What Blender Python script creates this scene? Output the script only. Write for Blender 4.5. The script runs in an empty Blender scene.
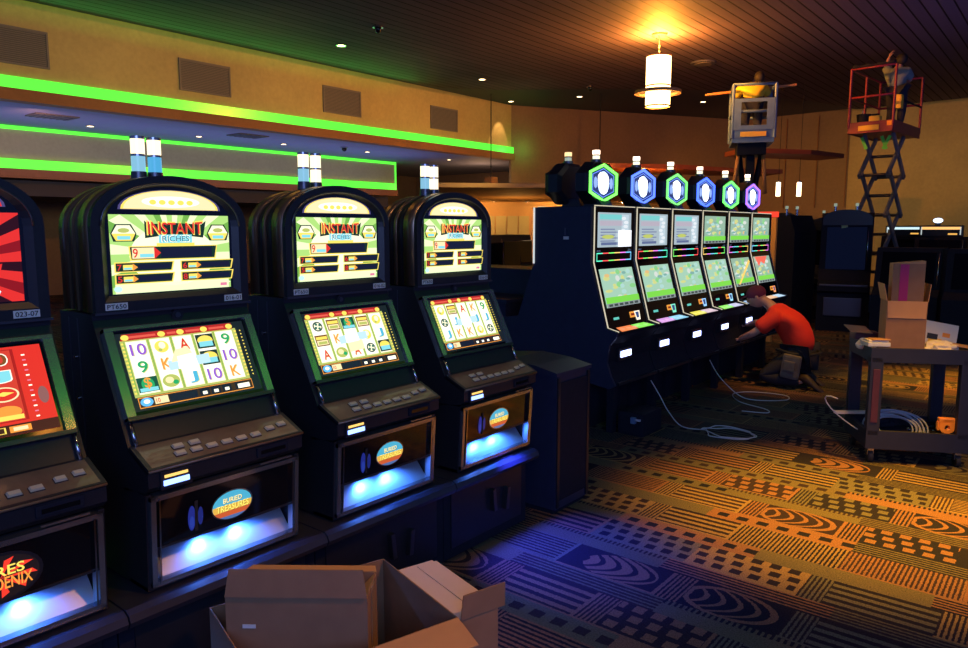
import bpy, bmesh, math, random
from mathutils import Vector, Matrix
random.seed(7)
COL = bpy.context.scene.collection
PI = math.pi

# ------------------------------------------------------------------ helpers
def tag(o, label=None, cat=None, group=None, kind=None):
    if label: o['label'] = label
    if cat: o['category'] = cat
    if group: o['group'] = group
    if kind: o['kind'] = kind
    return o

def thing(name, label, cat, loc=(0, 0, 0), rz=0.0, group=None):
    o = bpy.data.objects.new(name, None)
    o.empty_display_size = .1
    COL.objects.link(o)
    o.location = loc
    o.rotation_euler = (0, 0, rz)
    return tag(o, label, cat, group)

def copy_tree(o, parent=None):
    c = o.copy()
    COL.objects.link(c)
    c.parent = parent
    for ch in list(o.children):
        copy_tree(ch, c)
    return c

class MB:
    def __init__(s):
        s.v = []; s.f = []; s.m = []; s.mats = []; s.sm = []
    def mi(s, m):
        if m not in s.mats: s.mats.append(m)
        return s.mats.index(m)
    def add(s, vs, fs, m, smooth=False, M=None):
        b = len(s.v); i = s.mi(m)
        for v in vs:
            v = Vector(v)
            if M is not None: v = M @ v
            s.v.append(v)
        for f in fs:
            s.f.append([b + k for k in f]); s.m.append(i); s.sm.append(smooth)
        return s
    def box(s, a, b, m, M=None):
        x0, y0, z0 = [min(a[i], b[i]) for i in range(3)]
        x1, y1, z1 = [max(a[i], b[i]) for i in range(3)]
        vs = [(x0,y0,z0),(x1,y0,z0),(x1,y1,z0),(x0,y1,z0),(x0,y0,z1),(x1,y0,z1),(x1,y1,z1),(x0,y1,z1)]
        return s.add(vs, [(0,3,2,1),(4,5,6,7),(0,1,5,4),(1,2,6,5),(2,3,7,6),(3,0,4,7)], m, M=M)
    def rbox(s, a, b, m, r=.01, M=None, seg=2):
        bm = bmesh.new()
        bmesh.ops.create_cube(bm, size=1)
        for v in bm.verts:
            v.co = Vector([(a[i]+b[i])/2 + v.co[i]*abs(b[i]-a[i]) for i in range(3)])
        bmesh.ops.bevel(bm, geom=bm.edges[:], offset=r, segments=seg, affect='EDGES', profile=.7)
        bm.verts.index_update()
        s.add([v.co.copy() for v in bm.verts], [[v.index for v in f.verts] for f in bm.faces], m, M=M)
        bm.free(); return s
    def quad(s, pts, m, M=None):
        return s.add(pts, [tuple(range(len(pts)))], m, M=M)
    def prism(s, poly, c0, c1, m, axis='y', M=None, smooth=False):
        """poly in the plane across the axis: 'y' -> (x,z); 'x' -> (y,z); 'z' -> (x,y)"""
        def P(p, c):
            return {'y': (p[0], c, p[1]), 'x': (c, p[0], p[1]), 'z': (p[0], p[1], c)}[axis]
        n = len(poly)
        vs = [P(p, c0) for p in poly] + [P(p, c1) for p in poly]
        area = sum(poly[i][0]*poly[(i+1) % n][1]-poly[(i+1) % n][0]*poly[i][1] for i in range(n))
        flip = (area > 0) != (axis == 'y') 
        if c1 < c0: flip = not flip
        caps = [list(range(n))[::-1], list(range(n, 2*n))]
        fs = caps + [(i, (i+1) % n, n+(i+1) % n, n+i) for i in range(n)]
        if not flip: fs = [tuple(f)[::-1] for f in fs]
        b = len(s.v)
        s.add(vs, fs, m, M=M)
        if smooth:
            for k in range(len(s.sm)-n, len(s.sm)): s.sm[k] = True
        return s
    def ring(s, outer, inner, c0, c1, m, axis='x', M=None):
        def P(p, c):
            return {'y': (p[0], c, p[1]), 'x': (c, p[0], p[1]), 'z': (p[0], p[1], c)}[axis]
        n = len(outer); vs = []
        for c in (c0, c1):
            vs += [P(p, c) for p in outer] + [P(p, c) for p in inner]
        fs = []
        for i in range(n):
            j = (i+1) % n
            fs += [(i, j, n+j, n+i), (2*n+i, 3*n+i, 3*n+j, 2*n+j), (i, 2*n+i, 2*n+j, j), (n+i, n+j, 3*n+j, 3*n+i)]
        return s.add(vs, fs, m, M=M)
    def cyl(s, p0, p1, r0, m, r1=None, seg=20, M=None, caps=True, smooth=True):
        p0 = Vector(p0); p1 = Vector(p1); r1 = r0 if r1 is None else r1
        d = (p1-p0).normalized()
        a = d.orthogonal().normalized(); b = d.cross(a)
        vs = []
        for p, r in ((p0, r0), (p1, r1)):
            vs += [p + (a*math.cos(2*PI*k/seg)+b*math.sin(2*PI*k/seg))*r for k in range(seg)]
        fs = [(k, (k+1) % seg, seg+(k+1) % seg, seg+k) for k in range(seg)]
        s.add(vs, fs, m, smooth=smooth, M=M)
        if caps:
            s.add(vs[:seg], [tuple(range(seg))[::-1]], m, M=M)
            s.add(vs[seg:], [tuple(range(seg))], m, M=M)
        return s
    def tube(s, pts, r, m, seg=8, M=None, closed=False):
        pts = [Vector(p) for p in pts]; n = len(pts); vs = []; prev = None
        for i, p in enumerate(pts):
            q0 = pts[i-1] if (i or closed) else p
            q1 = pts[(i+1) % n] if (i < n-1 or closed) else p
            d = (q1-q0).normalized()
            if prev is None: a = d.orthogonal().normalized()
            else:
                a = prev - d*prev.dot(d); a = a.normalized() if a.length > 1e-6 else d.orthogonal().normalized()
            prev = a; b = d.cross(a)
            rr = r[i] if isinstance(r, (list, tuple)) else r
            vs += [p+(a*math.cos(2*PI*k/seg)+b*math.sin(2*PI*k/seg))*rr for k in range(seg)]
        fs = []
        for i in range(n if closed else n-1):
            j = (i+1) % n
            fs += [(i*seg+k, i*seg+(k+1) % seg, j*seg+(k+1) % seg, j*seg+k) for k in range(seg)]
        if not closed:
            fs += [tuple(range(seg))[::-1], tuple((n-1)*seg+k for k in range(seg))]
        return s.add(vs, fs, m, smooth=True, M=M)
    def ball(s, c, r, m, sc=(1, 1, 1), seg=16, rings=10, M=None):
        vs = [(c[0], c[1], c[2]+r*sc[2])]
        for i in range(1, rings):
            t = PI*i/rings
            vs += [(c[0]+r*sc[0]*math.sin(t)*math.cos(2*PI*k/seg), c[1]+r*sc[1]*math.sin(t)*math.sin(2*PI*k/seg), c[2]+r*sc[2]*math.cos(t)) for k in range(seg)]
        vs.append((c[0], c[1], c[2]-r*sc[2]))
        fs = [(0, 1+k, 1+(k+1) % seg) for k in range(seg)]
        for i in range(rings-2):
            fs += [(1+i*seg+k, 1+(i+1)*seg+k, 1+(i+1)*seg+(k+1) % seg, 1+i*seg+(k+1) % seg) for k in range(seg)]
        L = len(vs)-1; o = 1+(rings-2)*seg
        fs += [(L, o+(k+1) % seg, o+k) for k in range(seg)]
        return s.add(vs, fs, m, smooth=True, M=M)
    def build(s, name, parent=None, loc=None):
        me = bpy.data.meshes.new(name)
        me.from_pydata([tuple(v) for v in s.v], [], s.f)
        for m in s.mats: me.materials.append(m)
        me.polygons.foreach_set('material_index', s.m)
        me.polygons.foreach_set('use_smooth', s.sm)
        me.update()
        o = bpy.data.objects.new(name, me)
        COL.objects.link(o)
        if parent is not None: o.parent = parent
        if loc is not None: o.location = loc
        return o

# ------------------------------------------------------------------ materials
def mat(name, col, rough=.5, metal=0, noise=0, nscale=20, spec=.5, bump=0, coat=0):
    m = bpy.data.materials.new(name); m.use_nodes = True
    nt = m.node_tree; b = nt.nodes['Principled BSDF']
    b.inputs['Base Color'].default_value = (*col, 1)
    b.inputs['Roughness'].default_value = rough
    b.inputs['Metallic'].default_value = metal
    b.inputs['Specular IOR Level'].default_value = spec
    b.inputs['Coat Weight'].default_value = coat
    tc = nt.nodes.new('ShaderNodeTexCoord')
    n = nt.nodes.new('ShaderNodeTexNoise'); n.inputs['Scale'].default_value = nscale
    n.inputs['Detail'].default_value = 4
    nt.links.new(tc.outputs['Object'], n.inputs['Vector'])
    if noise:
        r = nt.nodes.new('ShaderNodeMix'); r.data_type = 'RGBA'
        r.inputs[6].default_value = (*[c*(1-noise) for c in col], 1)
        r.inputs[7].default_value = (*[min(1, c*(1+noise)) for c in col], 1)
        nt.links.new(n.outputs['Fac'], r.inputs[0]); nt.links.new(r.outputs[2], b.inputs['Base Color'])
    if bump:
        bp = nt.nodes.new('ShaderNodeBump'); bp.inputs['Strength'].default_value = bump
        bp.inputs['Distance'].default_value = .01
        nt.links.new(n.outputs['Fac'], bp.inputs['Height']); nt.links.new(bp.outputs['Normal'], b.inputs['Normal'])
    return m

_em = {}
def em(col, st=1.0, name=None):
    k = (tuple(round(c, 3) for c in col), round(st, 3))
    if k in _em: return _em[k]
    m = bpy.data.materials.new(name or 'lit_%d' % len(_em)); m.use_nodes = True
    nt = m.node_tree; b = nt.nodes['Principled BSDF']
    b.inputs['Base Color'].default_value = (.02, .02, .02, 1)
    b.inputs['Roughness'].default_value = .25
    b.inputs['Emission Color'].default_value = (*col, 1)
    b.inputs['Emission Strength'].default_value = st
    _em[k] = m
    return m

BLK = mat('black_plastic', (.012, .013, .02), .38, noise=.3, nscale=60)
BLKM = mat('black_matte', (.010, .012, .024), .7, noise=.3, nscale=30, spec=.2)
HOOD = mat('hood_bronze', (.30, .21, .14), .33, metal=.8, noise=.25, nscale=9)
GLS = mat('black_glass', (.004, .004, .006), .08, spec=.6)
CHR = mat('chrome', (.55, .56, .6), .16, metal=1)
STEEL = mat('brushed_steel', (.42, .43, .45), .22, metal=.9, noise=.15)
DKST = mat('dark_steel', (.12, .12, .14), .35, metal=.9)
DECK = mat('deck_laminate', (.16, .1, .06), .3, noise=.3, nscale=30, coat=.3)
KEY = mat('key_cream', (.55, .48, .34), .35)
WHITEP = mat('white_label', (.62, .66, .66), .6)
INK = mat('black_ink', (.02, .02, .02), .6)
NAVY = mat('navy_laminate', (.014, .02, .055), .5, noise=.25, nscale=15)
CARD = mat('cardboard', (.27, .15, .08), .8, noise=.18, nscale=14, bump=.1)
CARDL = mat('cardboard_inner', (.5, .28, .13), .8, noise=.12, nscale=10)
CARDW = mat('white_cardboard', (.62, .52, .55), .75, noise=.06, nscale=10)
TAPE = mat('brown_tape', (.3, .19, .1), .35)
REDM = mat('red_paint', (.26, .02, .04), .45, noise=.2, nscale=8)
BLUEM = mat('blue_grey_paint', (.12, .2, .36), .45, noise=.2, nscale=8)
GREYM = mat('grey_paint', (.14, .17, .22), .45, noise=.25, nscale=8)
YELM = mat('yellow_sticker', (.9, .55, .05), .5)
HIVIS = mat('green_sticker', (.12, .8, .1), .5)
SKIN = mat('skin', (.5, .27, .2), .55, noise=.1, nscale=25)
REDSH = mat('red_shirt', (.85, .035, .015), .75, noise=.12, nscale=10, bump=.3)
CAPM = mat('maroon_cap', (.12, .01, .045), .8)
JEAN = mat('dark_jeans', (.018, .02, .035), .85, noise=.3, nscale=25)
KHAKI = mat('khaki_canvas', (.16, .14, .13), .85, noise=.35, nscale=18)
YSH = mat('yellow_shirt', (.75, .55, .03), .8, noise=.15)
GSH = mat('grey_green_shirt', (.2, .25, .24), .8, noise=.15)
HAIR = mat('dark_hair', (.015, .012, .012), .7)
SHOE = mat('brown_boot', (.05, .035, .03), .6)
WOODP = mat('plank_wood', (.55, .25, .08), .5, noise=.25, nscale=6)
CABLE = mat('white_cable', (.6, .6, .62), .5)
PAPER = mat('paper', (.75, .7, .55), .7)
MAG = mat('magenta_print', (.4, .01, .13), .6)
ORANGE = mat('orange_plastic', (.95, .33, .02), .4)
RUBBER = mat('rubber', (.02, .02, .022), .7)

def wall_mat(name, col, amt=.12, sc=1.5, rough=.75):
    m = mat(name, col, rough)
    nt = m.node_tree; b = nt.nodes['Principled BSDF']
    tc = nt.nodes.new('ShaderNodeTexCoord')
    n1 = nt.nodes.new('ShaderNodeTexNoise'); n1.inputs['Scale'].default_value = sc; n1.inputs['Detail'].default_value = 8
    n2 = nt.nodes.new('ShaderNodeTexNoise'); n2.inputs['Scale'].default_value = 14; n2.inputs['Detail'].default_value = 3
    for n in (n1, n2): nt.links.new(tc.outputs['Object'], n.inputs['Vector'])
    ad = nt.nodes.new('ShaderNodeMath'); ad.operation = 'ADD'
    nt.links.new(n1.outputs['Fac'], ad.inputs[0]); nt.links.new(n2.outputs['Fac'], ad.inputs[1])
    ml = nt.nodes.new('ShaderNodeMath'); ml.operation = 'MULTIPLY'; ml.inputs[1].default_value = .5
    nt.links.new(ad.outputs[0], ml.inputs[0])
    r = nt.nodes.new('ShaderNodeMix'); r.data_type = 'RGBA'
    r.inputs[6].default_value = (*[c*(1-amt*2.5) for c in col], 1)
    r.inputs[7].default_value = (*[min(1, c*(1+amt*2.5)) for c in col], 1)
    nt.links.new(ml.outputs[0], r.inputs[0]); nt.links.new(r.outputs[2], b.inputs['Base Color'])
    return m
WALL = wall_mat('wall_plaster_ochre', (.46, .35, .155))
WALL2 = wall_mat('wall_plaster_brown', (.24, .16, .10))
WALL3 = wall_mat('wall_plaster_tan', (.34, .32, .2))
FASC = wall_mat('fascia_brown', (.26, .11, .05))
DRYC = wall_mat('ceiling_blue_grey', (.22, .23, .36), .06)
DARKC = wall_mat('ceiling_dark', (.05, .05, .09), .08)
WALL3B = wall_mat('bar_wall_ochre', (.55, .33, .14), .06)
WOODC = wall_mat('canopy_red_wood', (.26, .06, .03), .1)

def slat_mat():
    """boards running along Y with dark joints"""
    m = bpy.data.materials.new('ceiling_boards'); m.use_nodes = True
    nt = m.node_tree; b = nt.nodes['Principled BSDF']; L = nt.links
    tc = nt.nodes.new('ShaderNodeTexCoord'); sp = nt.nodes.new('ShaderNodeSeparateXYZ'); L.new(tc.outputs['Object'], sp.inputs[0])
    def mth(op, a, bb=None, c=None):
        n = nt.nodes.new('ShaderNodeMath'); n.operation = op
        for i, v in enumerate((a, bb, c)):
            if v is None: continue
            if isinstance(v, (int, float)): n.inputs[i].default_value = v
            else: L.new(v, n.inputs[i])
        return n.outputs[0]
    W = .2
    xs = mth('DIVIDE', sp.outputs['X'], W)
    fr = mth('FRACT', xs)
    idx = mth('FLOOR', xs)
    groove = mth('LESS_THAN', fr, .13)
    wn = nt.nodes.new('ShaderNodeTexWhiteNoise'); wn.noise_dimensions = '1D'; L.new(idx, wn.inputs['W'])
    mp = nt.nodes.new('ShaderNodeMapping'); mp.inputs['Scale'].default_value = (14, .6, 1); L.new(tc.outputs['Object'], mp.inputs[0])
    ns = nt.nodes.new('ShaderNodeTexNoise'); ns.inputs['Scale'].default_value = 1.5; ns.inputs['Detail'].default_value = 6; L.new(mp.outputs[0], ns.inputs['Vector'])
    f = mth('MULTIPLY_ADD', wn.outputs['Value'], .4, mth('MULTIPLY', ns.outputs['Fac'], .6))
    mx = nt.nodes.new('ShaderNodeMix'); mx.data_type = 'RGBA'
    mx.inputs[6].default_value = (.06, .045, .075, 1); mx.inputs[7].default_value = (.11, .08, .12, 1)
    L.new(f, mx.inputs[0])
    m2 = nt.nodes.new('ShaderNodeMix'); m2.data_type = 'RGBA'; m2.inputs[7].default_value = (.006, .004, .006, 1)
    L.new(groove, m2.inputs[0]); L.new(mx.outputs[2], m2.inputs[6]); L.new(m2.outputs[2], b.inputs['Base Color'])
    b.inputs['Roughness'].default_value = .75; b.inputs['Specular IOR Level'].default_value = .15
    bp = nt.nodes.new('ShaderNodeBump'); bp.inputs['Strength'].default_value = .5; bp.inputs['Distance'].default_value = .02
    L.new(mth('SUBTRACT', 1, groove), bp.inputs['Height']); L.new(bp.outputs['Normal'], b.inputs['Normal'])
    return m
SLAT = slat_mat()

def carpet_mat():
    m = bpy.data.materials.new('carpet_patchwork'); m.use_nodes = True
    nt = m.node_tree; b = nt.nodes['Principled BSDF']; L = nt.links
    tc = nt.nodes.new('ShaderNodeTexCoord')
    def mth(op, a, bb=None, c=None):
        n = nt.nodes.new('ShaderNodeMath'); n.operation = op
        for i, v in enumerate((a, bb, c)):
            if v is None: continue
            if isinstance(v, (int, float)): n.inputs[i].default_value = v
            else: L.new(v, n.inputs[i])
        return n.outputs[0]
    def mixc(f, a, bb):
        n = nt.nodes.new('ShaderNodeMix'); n.data_type = 'RGBA'
        L.new(f, n.inputs[0])
        for i, v in ((6, a), (7, bb)):
            if isinstance(v, tuple): n.inputs[i].default_value = (*v, 1)
            else: L.new(v, n.inputs[i])
        return n.outputs[2]
    nz = nt.nodes.new('ShaderNodeTexNoise'); nz.inputs['Scale'].default_value = 60; nz.inputs['Detail'].default_value = 2
    L.new(tc.outputs['Object'], nz.inputs['Vector'])
    sp = nt.nodes.new('ShaderNodeSeparateXYZ'); L.new(tc.outputs['Object'], sp.inputs[0])
    jit = mth('MULTIPLY', mth('SUBTRACT', nz.outputs['Fac'], .5), .012)
    X = mth('ADD', sp.outputs['X'], jit); Y = mth('ADD', sp.outputs['Y'], jit)
    def GT(a, b_): return mth('GREATER_THAN', a, b_)
    def LT(a, b_): return mth('LESS_THAN', a, b_)
    def MUL(a, b_): return mth('MULTIPLY', a, b_)
    def MAX(a, b_): return mth('MAXIMUM', a, b_)
    def sel(g, a, b_):
        n = nt.nodes.new('ShaderNodeMix'); n.data_type = 'FLOAT'; L.new(g, n.inputs[0])
        for i_, v_ in ((2, a), (3, b_)):
            if isinstance(v_, (int, float)): n.inputs[i_].default_value = v_
            else: L.new(v_, n.inputs[i_])
        return n.outputs[0]
    def FR(a, k): return mth('FRACT', MUL(a, k))
    def rnd3(a, b_, seed):
        c_ = nt.nodes.new('ShaderNodeCombineXYZ'); L.new(a, c_.inputs[0]); L.new(b_, c_.inputs[1]); c_.inputs[2].default_value = seed
        w_ = nt.nodes.new('ShaderNodeTexWhiteNoise'); w_.noise_dimensions = '3D'; L.new(c_.outputs[0], w_.inputs['Vector'])
        sc_ = nt.nodes.new('ShaderNodeSeparateColor'); L.new(w_.outputs['Color'], sc_.inputs[0])
        return w_.outputs['Value'], sc_.outputs['Red'], sc_.outputs['Green'], sc_.outputs['Blue']
    TW, TH, BZ = .54, .40, .34
    row = mth('FLOOR', mth('DIVIDE', Y, TH)); vv = mth('FRACT', mth('DIVIDE', Y, TH))
    rw = nt.nodes.new('ShaderNodeTexWhiteNoise'); rw.noise_dimensions = '1D'; L.new(row, rw.inputs['W'])
    isband = LT(vv, BZ)
    # patches
    xs = mth('DIVIDE', mth('ADD', X, MUL(rw.outputs['Value'], TW)), TW)
    cx = mth('FLOOR', xs); u = mth('FRACT', xs); v = mth('DIVIDE', mth('SUBTRACT', vv, BZ), 1-BZ)
    rnd, rr_, rg, rb = rnd3(cx, row, 1.5)
    bars = GT(FR(u, 26), .5)
    wideh = GT(FR(v, 4.5), .5)
    fineh = GT(FR(v, 9), .5)
    blk = MUL(MUL(GT(FR(mth('ADD', u, MUL(mth('FLOOR', MUL(v, 3)), .04)), 6), .42), GT(FR(v, 3), .38)), GT(v, .12))
    nblk = mth('SUBTRACT', 1, blk)
    cu_ = mth('SUBTRACT', u, .55); cv_ = mth('SUBTRACT', v, .5)
    warp = mth('ADD', MUL(cu_, cu_), MUL(MUL(cv_, cv_), .55))
    r0 = mth('SQRT', warp)
    ringl = MUL(GT(r0, .33), LT(r0, .39))
    vein = MUL(LT(mth('ABSOLUTE', mth('SUBTRACT', FR(mth('ADD', u, MUL(MUL(cv_, cv_), 1.1)), 7), .5)), .16), LT(r0, .33))
    leaf = MAX(ringl, vein)
    leaf2 = MUL(MUL(LT(r0, .36), GT(FR(mth('ADD', u, MUL(MUL(cv_, cv_), 1.4)), 6), .35)), 1)
    main = wideh
    for thr, pp in ((.22, blk), (.42, fineh), (.60, leaf), (.72, nblk), (.82, leaf2), (.92, bars)): main = sel(GT(rnd, thr), main, pp)
    usebar = MUL(LT(u, .20), LT(rr_, .7))
    pat = sel(usebar, main, bars)
    frame_ = MAX(LT(v, .05), MUL(GT(u, .965), 1))
    pat = MAX(pat, MUL(frame_, GT(rg, .35)))
    # bands of fine lines, dashes and plain yarn between the patches
    xb = mth('DIVIDE', mth('ADD', X, MUL(rw.outputs['Value'], 2.3)), .78)
    cb = mth('FLOOR', xb); ub = mth('FRACT', xb); vb = mth('DIVIDE', vv, BZ)
    bn, br, bg, bb_ = rnd3(cb, row, 7.5)
    lines = GT(FR(vb, 5), .55)
    dash = mth('SUBTRACT', 1, MUL(GT(FR(ub, 7), .45), MUL(GT(vb, .30), LT(vb, .72))))
    ticks = MAX(LT(vb, .72), GT(FR(ub, 30), .5))
    plain = GT(nz.outputs['Fac'], .30)
    bp_ = lines
    for thr, pp in ((.40, ticks), (.62, dash), (.80, plain)): bp_ = sel(GT(bn, thr), bp_, pp)
    pat = sel(isband, pat, bp_)
    hue = sel(isband, rb, bb_); tone = sel(isband, rg, bg)
    dark = mixc(tone, (.008, .010, .026), (.028, .018, .028))
    lt = mixc(GT(hue, .32), (.085, .09, .08), (.23, .15, .075))
    lt = mixc(GT(hue, .66), lt, (.20, .09, .06))
    lt = mixc(MUL(isband, LT(hue, .75)), lt, (.085, .08, .06))
    tn = nt.nodes.new('ShaderNodeTexNoise'); tn.inputs['Scale'].default_value = 2.3; tn.inputs['Detail'].default_value = 3; L.new(tc.outputs['Object'], tn.inputs['Vector'])
    lt = mixc(MUL(tn.outputs['Fac'], .7), lt, (.11, .085, .065))
    col = mixc(pat, dark, lt)
    fib = nt.nodes.new('ShaderNodeTexNoise'); fib.inputs['Scale'].default_value = 150; L.new(tc.outputs['Object'], fib.inputs['Vector'])
    hsv = nt.nodes.new('ShaderNodeHueSaturation'); L.new(col, hsv.inputs['Color'])
    L.new(mth('MULTIPLY_ADD', fib.outputs['Fac'], 1.9, .05), hsv.inputs['Value'])
    L.new(hsv.outputs[0], b.inputs['Base Color'])
    b.inputs['Roughness'].default_value = .95; b.inputs['Specular IOR Level'].default_value = .1
    bp = nt.nodes.new('ShaderNodeBump'); bp.inputs['Strength'].default_value = .4; bp.inputs['Distance'].default_value = .004
    L.new(fib.outputs['Fac'], bp.inputs['Height']); L.new(bp.outputs['Normal'], b.inputs['Normal'])
    return m
CARPET = carpet_mat()

# ------------------------------------------------------------------ lettering
_txt = {}
def text_mesh(s):
    if s in _txt: return _txt[s]
    cu = bpy.data.curves.new('lettering', 'FONT'); cu.body = s; cu.resolution_u = 3; cu.offset = .012
    o = bpy.data.objects.new('lettering', cu); COL.objects.link(o)
    bpy.context.view_layer.update()
    dg = bpy.context.evaluated_depsgraph_get()
    me = o.evaluated_get(dg).to_mesh()
    vs = [(v.co.x, v.co.y) for v in me.vertices]; fs = [tuple(p.vertices) for p in me.polygons]
    o.evaluated_get(dg).to_mesh_clear()
    bpy.data.objects.remove(o); bpy.data.curves.remove(cu)
    x0 = min(v[0] for v in vs); x1 = max(v[0] for v in vs); y0 = min(v[1] for v in vs); y1 = max(v[1] for v in vs)
    vs = [((x-x0)/(x1-x0), (y-y0)/(y1-y0)) for x, y in vs]
    _txt[s] = (vs, fs)
    return _txt[s]

class Art:
    """printed / lit artwork on a plane: O bottom-left, U right, V up, in metres"""
    def __init__(s, mb, O, U, V):
        s.mb = mb; s.O = Vector(O); s.U = Vector(U).normalized(); s.V = Vector(V).normalized(); s.N = s.U.cross(s.V)
    def P(s, u, v, k): return s.O + s.U*u + s.V*v + s.N*(.0007*k)
    def poly(s, pts, m, k=1): s.mb.add([s.P(u, v, k) for u, v in pts], [tuple(range(len(pts)))], m)
    def rect(s, u0, v0, u1, v1, m, k=1): s.poly([(u0, v0), (u1, v0), (u1, v1), (u0, v1)], m, k)
    def ell(s, cu, cv, ru, rv, m, k=1, a0=0, a1=2*PI, n=24):
        s.poly([(cu+ru*math.cos(a0+(a1-a0)*i/n), cv+rv*math.sin(a0+(a1-a0)*i/n)) for i in range(n + (0 if a1-a0 > 6.2 else 1))], m, k)
    def text(s, t, u0, v0, u1, v1, m, k=2, bow=0):
        vs, fs = text_mesh(t)
        s.mb.add([s.P(u0+(u1-u0)*x, v0+(v1-v0)*y*(1+bow*(2*x-1)**2) - 0*bow, k) for x, y in vs], fs, m)

# ------------------------------------------------------------------ camera
f_px, yh, H = 735., 229., 1.65
yaw = math.radians(39.1); pit = math.atan((324-yh)/f_px)
F = Vector((-math.sin(yaw)*math.cos(pit), math.cos(yaw)*math.cos(pit), -math.sin(pit)))
R = Vector((math.cos(yaw), math.sin(yaw), 0)); U_ = R.cross(F)
cam = bpy.data.cameras.new('camera'); cam.sensor_width = 36; cam.lens = f_px/968*36; cam.clip_end = 200
co = bpy.data.objects.new('camera', cam); COL.objects.link(co)
Mx = Matrix((R, U_, -F)).transposed().to_4x4(); Mx.translation = Vector((0, 0, H))
co.matrix_world = Mx
bpy.context.scene.camera = co

# ------------------------------------------------------------------ lights
def lamp(kind, loc, col, e, size=.1, tgt=None, blend=.5, ang=60, name='light', sx=None, sy=None):
    l = bpy.data.lights.new(name, kind); l.energy = e; l.color = col
    if kind == 'SPOT': l.spot_size = math.radians(ang); l.spot_blend = blend; l.shadow_soft_size = size
    elif kind == 'POINT': l.shadow_soft_size = size
    elif kind == 'AREA': l.shape = 'RECTANGLE'; l.size = sx; l.size_y = sy
    o = bpy.data.objects.new(name, l); COL.objects.link(o); o.location = loc
    if tgt is not None:
        d = Vector(tgt)-Vector(loc); o.rotation_euler = d.to_track_quat('-Z', 'Y').to_euler()
    return o

# ------------------------------------------------------------------ the room
def struct(name, mb, label=None):
    o = mb.build(name); o['kind'] = 'structure'
    if label: o['label'] = label
    return o
GRN = em((.10, 1.0, .05), 1.35)
CEIL = 5.0
m = MB(); m.quad([(-26, -6, 0), (10, -6, 0), (10, 28, 0), (-26, 28, 0)], CARPET); struct('floor', m, 'dark patchwork patterned carpet with orange and olive stripes')
m = MB(); m.box((-13.1, -6, CEIL+.12), (10, 28, CEIL+.3), DARKC); struct('ceiling', m, 'dark blue plain ceiling band along the walls')
# suspended wooden board ceiling, its outline steps back from the walls
m = MB()
edge = [(-12.3, -6), (-12.3, 13.4), (-11.3, 14.6), (-8.7, 16.5), (-7.1, 18.2), (-5.9, 21.0), (-5.3, 23.2), (10, 22.0), (10, -6)]
m.prism(edge, CEIL, CEIL+.1, SLAT, axis='z'); struct('ceiling_boards', m, 'long dark wooden ceiling boards running away from the camera')
# left upper wall with its return
m = MB(); m.box((-13.1, -6, 3.66), (-12.9, 17.2, CEIL+.14), WALL); struct('wall_left', m, 'ochre upper wall above the green light strip')
m = MB(); m.box((-13.1, -6, 3.60), (-12.84, 17.2, 3.78), FASC); struct('trim_1', m, 'dark red-brown fascia below the green strip')
m = MB(); m.box((-12.9, -6, 3.785), (-12.86, 17.2, 3.96), GRN); struct('trim_2', m, 'glowing green light strip along the upper wall')
# lower ceiling behind it
m = MB(); m.box((-26, -6, 3.61), (-13.1, 24, 3.75), DRYC); struct('ceiling_lower', m, 'blue-grey lower ceiling behind the fascia')
m = MB(); m.box((-16.3, -6, 2.72), (-16.0, 15.5, 3.60), WALL3); struct('wall_soffit', m, 'olive lit soffit wall between two green strips')
m = MB(); m.box((-16.0, -6, 3.53), (-15.96, 15.5, 3.60), GRN); struct('trim_3', m, 'thin green light line under the lower ceiling')
m = MB(); m.box((-16.0, -6, 2.80), (-15.95, 15.52, 2.98), GRN); m.box((-16.3, 15.5, 2.80), (-15.97, 15.54, 3.6), GRN); struct('trim_4', m, 'lower green light strip turning the corner')
m = MB(); m.box((-16.3, -6, 2.62), (-15.93, 15.56, 2.79), FASC); struct('trim_5', m, 'red-brown trim below the lower green strip')
m = MB(); m.box((-26, -6, 2.3), (-16.3, 15.5, 2.6), DARKC); struct('ceiling_deep', m, 'dark low ceiling in the deep recess')
m = MB(); m.box((-20.2, -6, 0), (-20, 22, 3.62), WALL2); struct('wall_recess', m, 'brown wall deep in the left recess')
m = MB(); m.box((-26, 20.5, 0), (-12.6, 20.7, 3.7), WALL2); struct('wall_end', m, 'brown end wall seen under the fascia')
m = MB(); m.box((2.02, -4, 4.5), (2.6, 9, CEIL), WALL); struct('wall_right_soffit', m, 'soffit on the right side of the hall')
m = MB(); m.box((1.98, -4, 4.66), (2.02, 9, 4.86), em((.10, 1.0, .05), 2.2)); struct('trim_8', m, 'green light strip on the right soffit')
# back walls
def wall_seg(name, a, b, z0, z1, mt, label, th=.15):
    a = Vector((*a, 0)); b = Vector((*b, 0)); d = (b-a).normalized(); n = Vector((-d.y, d.x, 0))*th
    m = MB(); m.prism([(a.x, a.y), (b.x, b.y), (b.x+n.x, b.y+n.y), (a.x+n.x, a.y+n.y)], z0, z1, mt, axis='z')
    return struct(name, m, label)
wall_seg('wall_back_left', (-12.9, 17.1), (-8.8, 24.1), 0, CEIL+.14, WALL2, 'brown angled back wall behind the machines')
wall_seg('wall_back', (-8.8, 24.1), (-5.55, 23.75), 0, CEIL+.14, WALL2, 'brown panelled back wall in the middle')
wall_seg('wall_back_right', (-5.55, 23.75), (10, 22.2), 0, CEIL+.14, WALL, 'tan back wall lit from below at right')
m = MB()
for x in (-8.3, -7.4, -6.45, -5.6):
    y = 24.05-(x+8.8)*.107-.02
    m.box((x-.008, y-.01, 2.3), (x+.008, y+.03, CEIL), FASC)
struct('trim_6', m, 'thin dark vertical panel joints on the back wall')
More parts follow.
